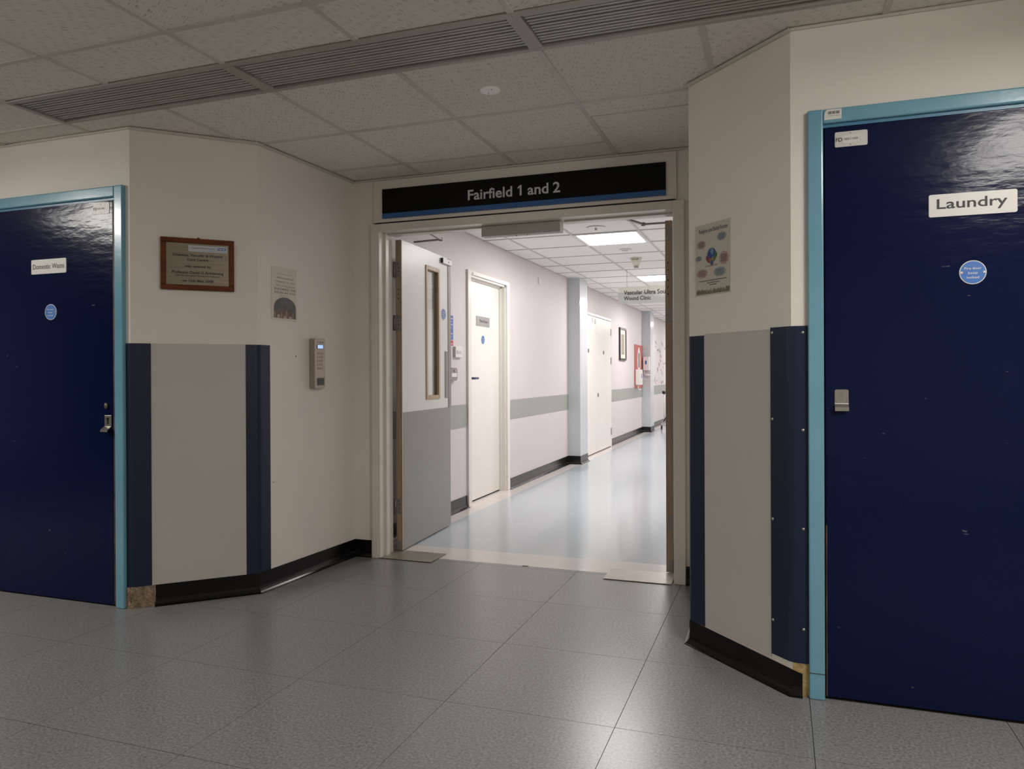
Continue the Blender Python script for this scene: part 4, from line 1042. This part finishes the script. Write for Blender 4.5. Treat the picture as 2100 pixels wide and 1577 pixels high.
def dispenser(e, x0, x1, z0, z1, y):
    d = .10
    bm = bmesh.new(); box(bm, x0, x1, y - d, y, z0, z1, .012); obj('case', bm, M_white, e)
    pprism('logo', rrect(x0 + .35 * (x1 - x0), x0 + .62 * (x1 - x0), z0 + .45 * (z1 - z0), z0 + .72 * (z1 - z0), .01), y - d - .002, y - d + .001, M_noticeblue, e)
    bm = bmesh.new(); xc = x0 + .15 * (x1 - x0); tube(bm, [(xc, y - .05, z0 + .01), (xc, y - .05, z0 - .06), (xc + .02, y - .06, z0 - .085), (xc + .12, y - .08, z0 - .09)], .010); obj('drip_arm', bm, M_white, e, True)
e = wall_thing('gel_dispenser', 'white gel dispenser mounted over the foot of the red poster', 'dispenser', 'hand gel dispensers')
dispenser(e, 14.10, 14.34, .945, 1.240, -.0125)
e = tag(empty('gel_dispenser', CX + .015, 14.96, 0), 'white gel dispenser on the side of the second pier', 'dispenser', 'hand gel dispensers')
dispenser(e, .01, .135, 1.222, 1.495, 0)
# wall decal: scattered brush strokes
e = wall_thing('wall_decal', 'black brush stroke decal scattered over the far corridor wall', 'decal')
rd = random.Random(11)
for k in range(46):
    y = rd.uniform(15.95, 18.6); z = rd.uniform(.75, 1.85); L = rd.uniform(.02, .065); a = rd.uniform(.3, 2.8); wv = rd.uniform(.010, .028)
    dx, dz = math.cos(a) * L * 2.2, math.sin(a) * L; nx = wv * 1.6
    pprism('brush_stroke', [(y - dx, z - dz), (y - dx * .2 + nx, z - dz * .1), (y + dx, z + dz), (y + dx * .2 - nx, z + dz * .1 + wv * .4)], -.003, 0, M_decal, e)
# equipment stand by the far wall
e = tag(empty('equipment_stand', -2.22, 15.75, 0), 'white wheeled equipment stand just showing past the edge-on leaf', 'stand')
bm = bmesh.new(); tube(bm, [(-.045, 0, .14), (-.045, 0, .80)], .016); obj('pole', bm, M_white, e, True)
bm = bmesh.new(); tube(bm, [(.09, 0, .14), (.09, 0, .95)], .016); obj('pole', bm, M_white, e, True)
bm = bmesh.new(); cyl(bm, (-.05, -.02, .77), .032, .06, 'X', 14); obj('clamp_knob', bm, M_black, e, True)
bm = bmesh.new(); tube(bm, [(-.10, 0, .10), (.06, 0, .36)], .014); obj('brace', bm, M_white, e, True)
bm = bmesh.new(); tube(bm, [(-.06, -.02, .16), (.10, -.02, .42)], .012); obj('brace', bm, M_black, e, True)
bm = bmesh.new(); tube(bm, [(-.11, 0, .10), (.20, 0, .10)], .020); obj('base_rail', bm, M_white, e, True)
for x in (-.10, .18):
    bm = bmesh.new(); cyl(bm, (x, 0, .04), .04, .025, 'X', 16); obj('castor', bm, M_black, e, True)
bm = bmesh.new(); box(bm, .03, .12, -.05, .05, .50, .66, .01); obj('control_box', bm, M_dsteel, e)

# ------------------------------------------------------------------ corridor ceiling fittings
e = empty('sprinkler_head', -1.462, 6.225, 0, CH + .005); tag(e, 'flat round sprinkler rose in front of the nearest corridor light', 'sprinkler')
bm = bmesh.new(); cyl(bm, (0, 0, -.004), .075, .006, 'Z', 28, r2=.08); obj('rose', bm, M_white, e)
bm = bmesh.new(); cyl(bm, (0, 0, -.014), .012, .02, 'Z', 12); obj('nozzle', bm, M_steel, e)
e = empty('ceiling_rose', -1.448, 7.435, 0, CH + .005); tag(e, 'small grey ringed vent disc between light and smoke detector', 'ceiling plate')
bm = bmesh.new(); cyl(bm, (0, 0, -.004), .060, .008, 'Z', 24); obj('disc', bm, M_white, e)
bm = bmesh.new(); cyl(bm, (0, 0, -.010), .032, .006, 'Z', 20); obj('disc_centre', bm, M_cpier, e)
e = empty('smoke_detector', -1.445, 8.02, 0, CH + .005); tag(e, 'cream smoke detector hanging from the corridor ceiling', 'smoke detector')
bm = bmesh.new(); cyl(bm, (0, 0, -.008), .062, .018, 'Z', 28, r2=.066); obj('base', bm, M_cream_plastic, e)
bm = bmesh.new(); cyl(bm, (0, 0, -.050), .034, .066, 'Z', 28, r2=.055); obj('body', bm, M_cream_plastic, e)
bm = bmesh.new(); cyl(bm, (0, 0, -.094), .024, .024, 'Z', 20); obj('sensor_cap', bm, mat('detector_grey', (0.33, 0.33, 0.27), 0.4), e)
for sx in (-.022, .022):
    bm = bmesh.new(); box(bm, sx - .016, sx + .016, -.064, -.052, -.024, -.018); obj('sensor_slot', bm, M_dsteel, e)

# hanging clinic sign
hs = empty('hanging_sign', 0, 8.87, 0); tag(hs, 'hanging acrylic sign reading Vascular Ultra Sound and Wound Clinic', 'sign')
acr = mat('frosted_acrylic', (0.72, 0.745, 0.72), 0.12, alpha=0.85, coat=.5, coat_rough=.03)
plabel(pbox('sign_panel', (-1.812, -.70, -.006, .006, 1.990, 2.125), acr, hs), 'frosted clear acrylic sheet')
plabel(pbox('top_light_band', (-1.814, -.698, -.012, .012, 2.125, 2.190), mat('sign_light_band', (0.90, 0.90, 0.80), 0.3), hs, .002), 'white top band, painted-in light reflection')  # pale band put in for lamp light caught along the sign's top
for x in (-1.708, -.80):
    bm = bmesh.new(); cyl(bm, (x, 0, 2.292), .0022, .204, 'Z', 6); obj('hanging_wire', bm, M_dsteel, hs)
lettering('Vascular Ultra Sound', -1.745, 2.098, .050, .555, M_ink, hs, -.0135, 'L', .012)
lettering('Wound Clinic', -1.745, 2.032, .046, .318, M_ink, hs, -.0075, 'L', .016)
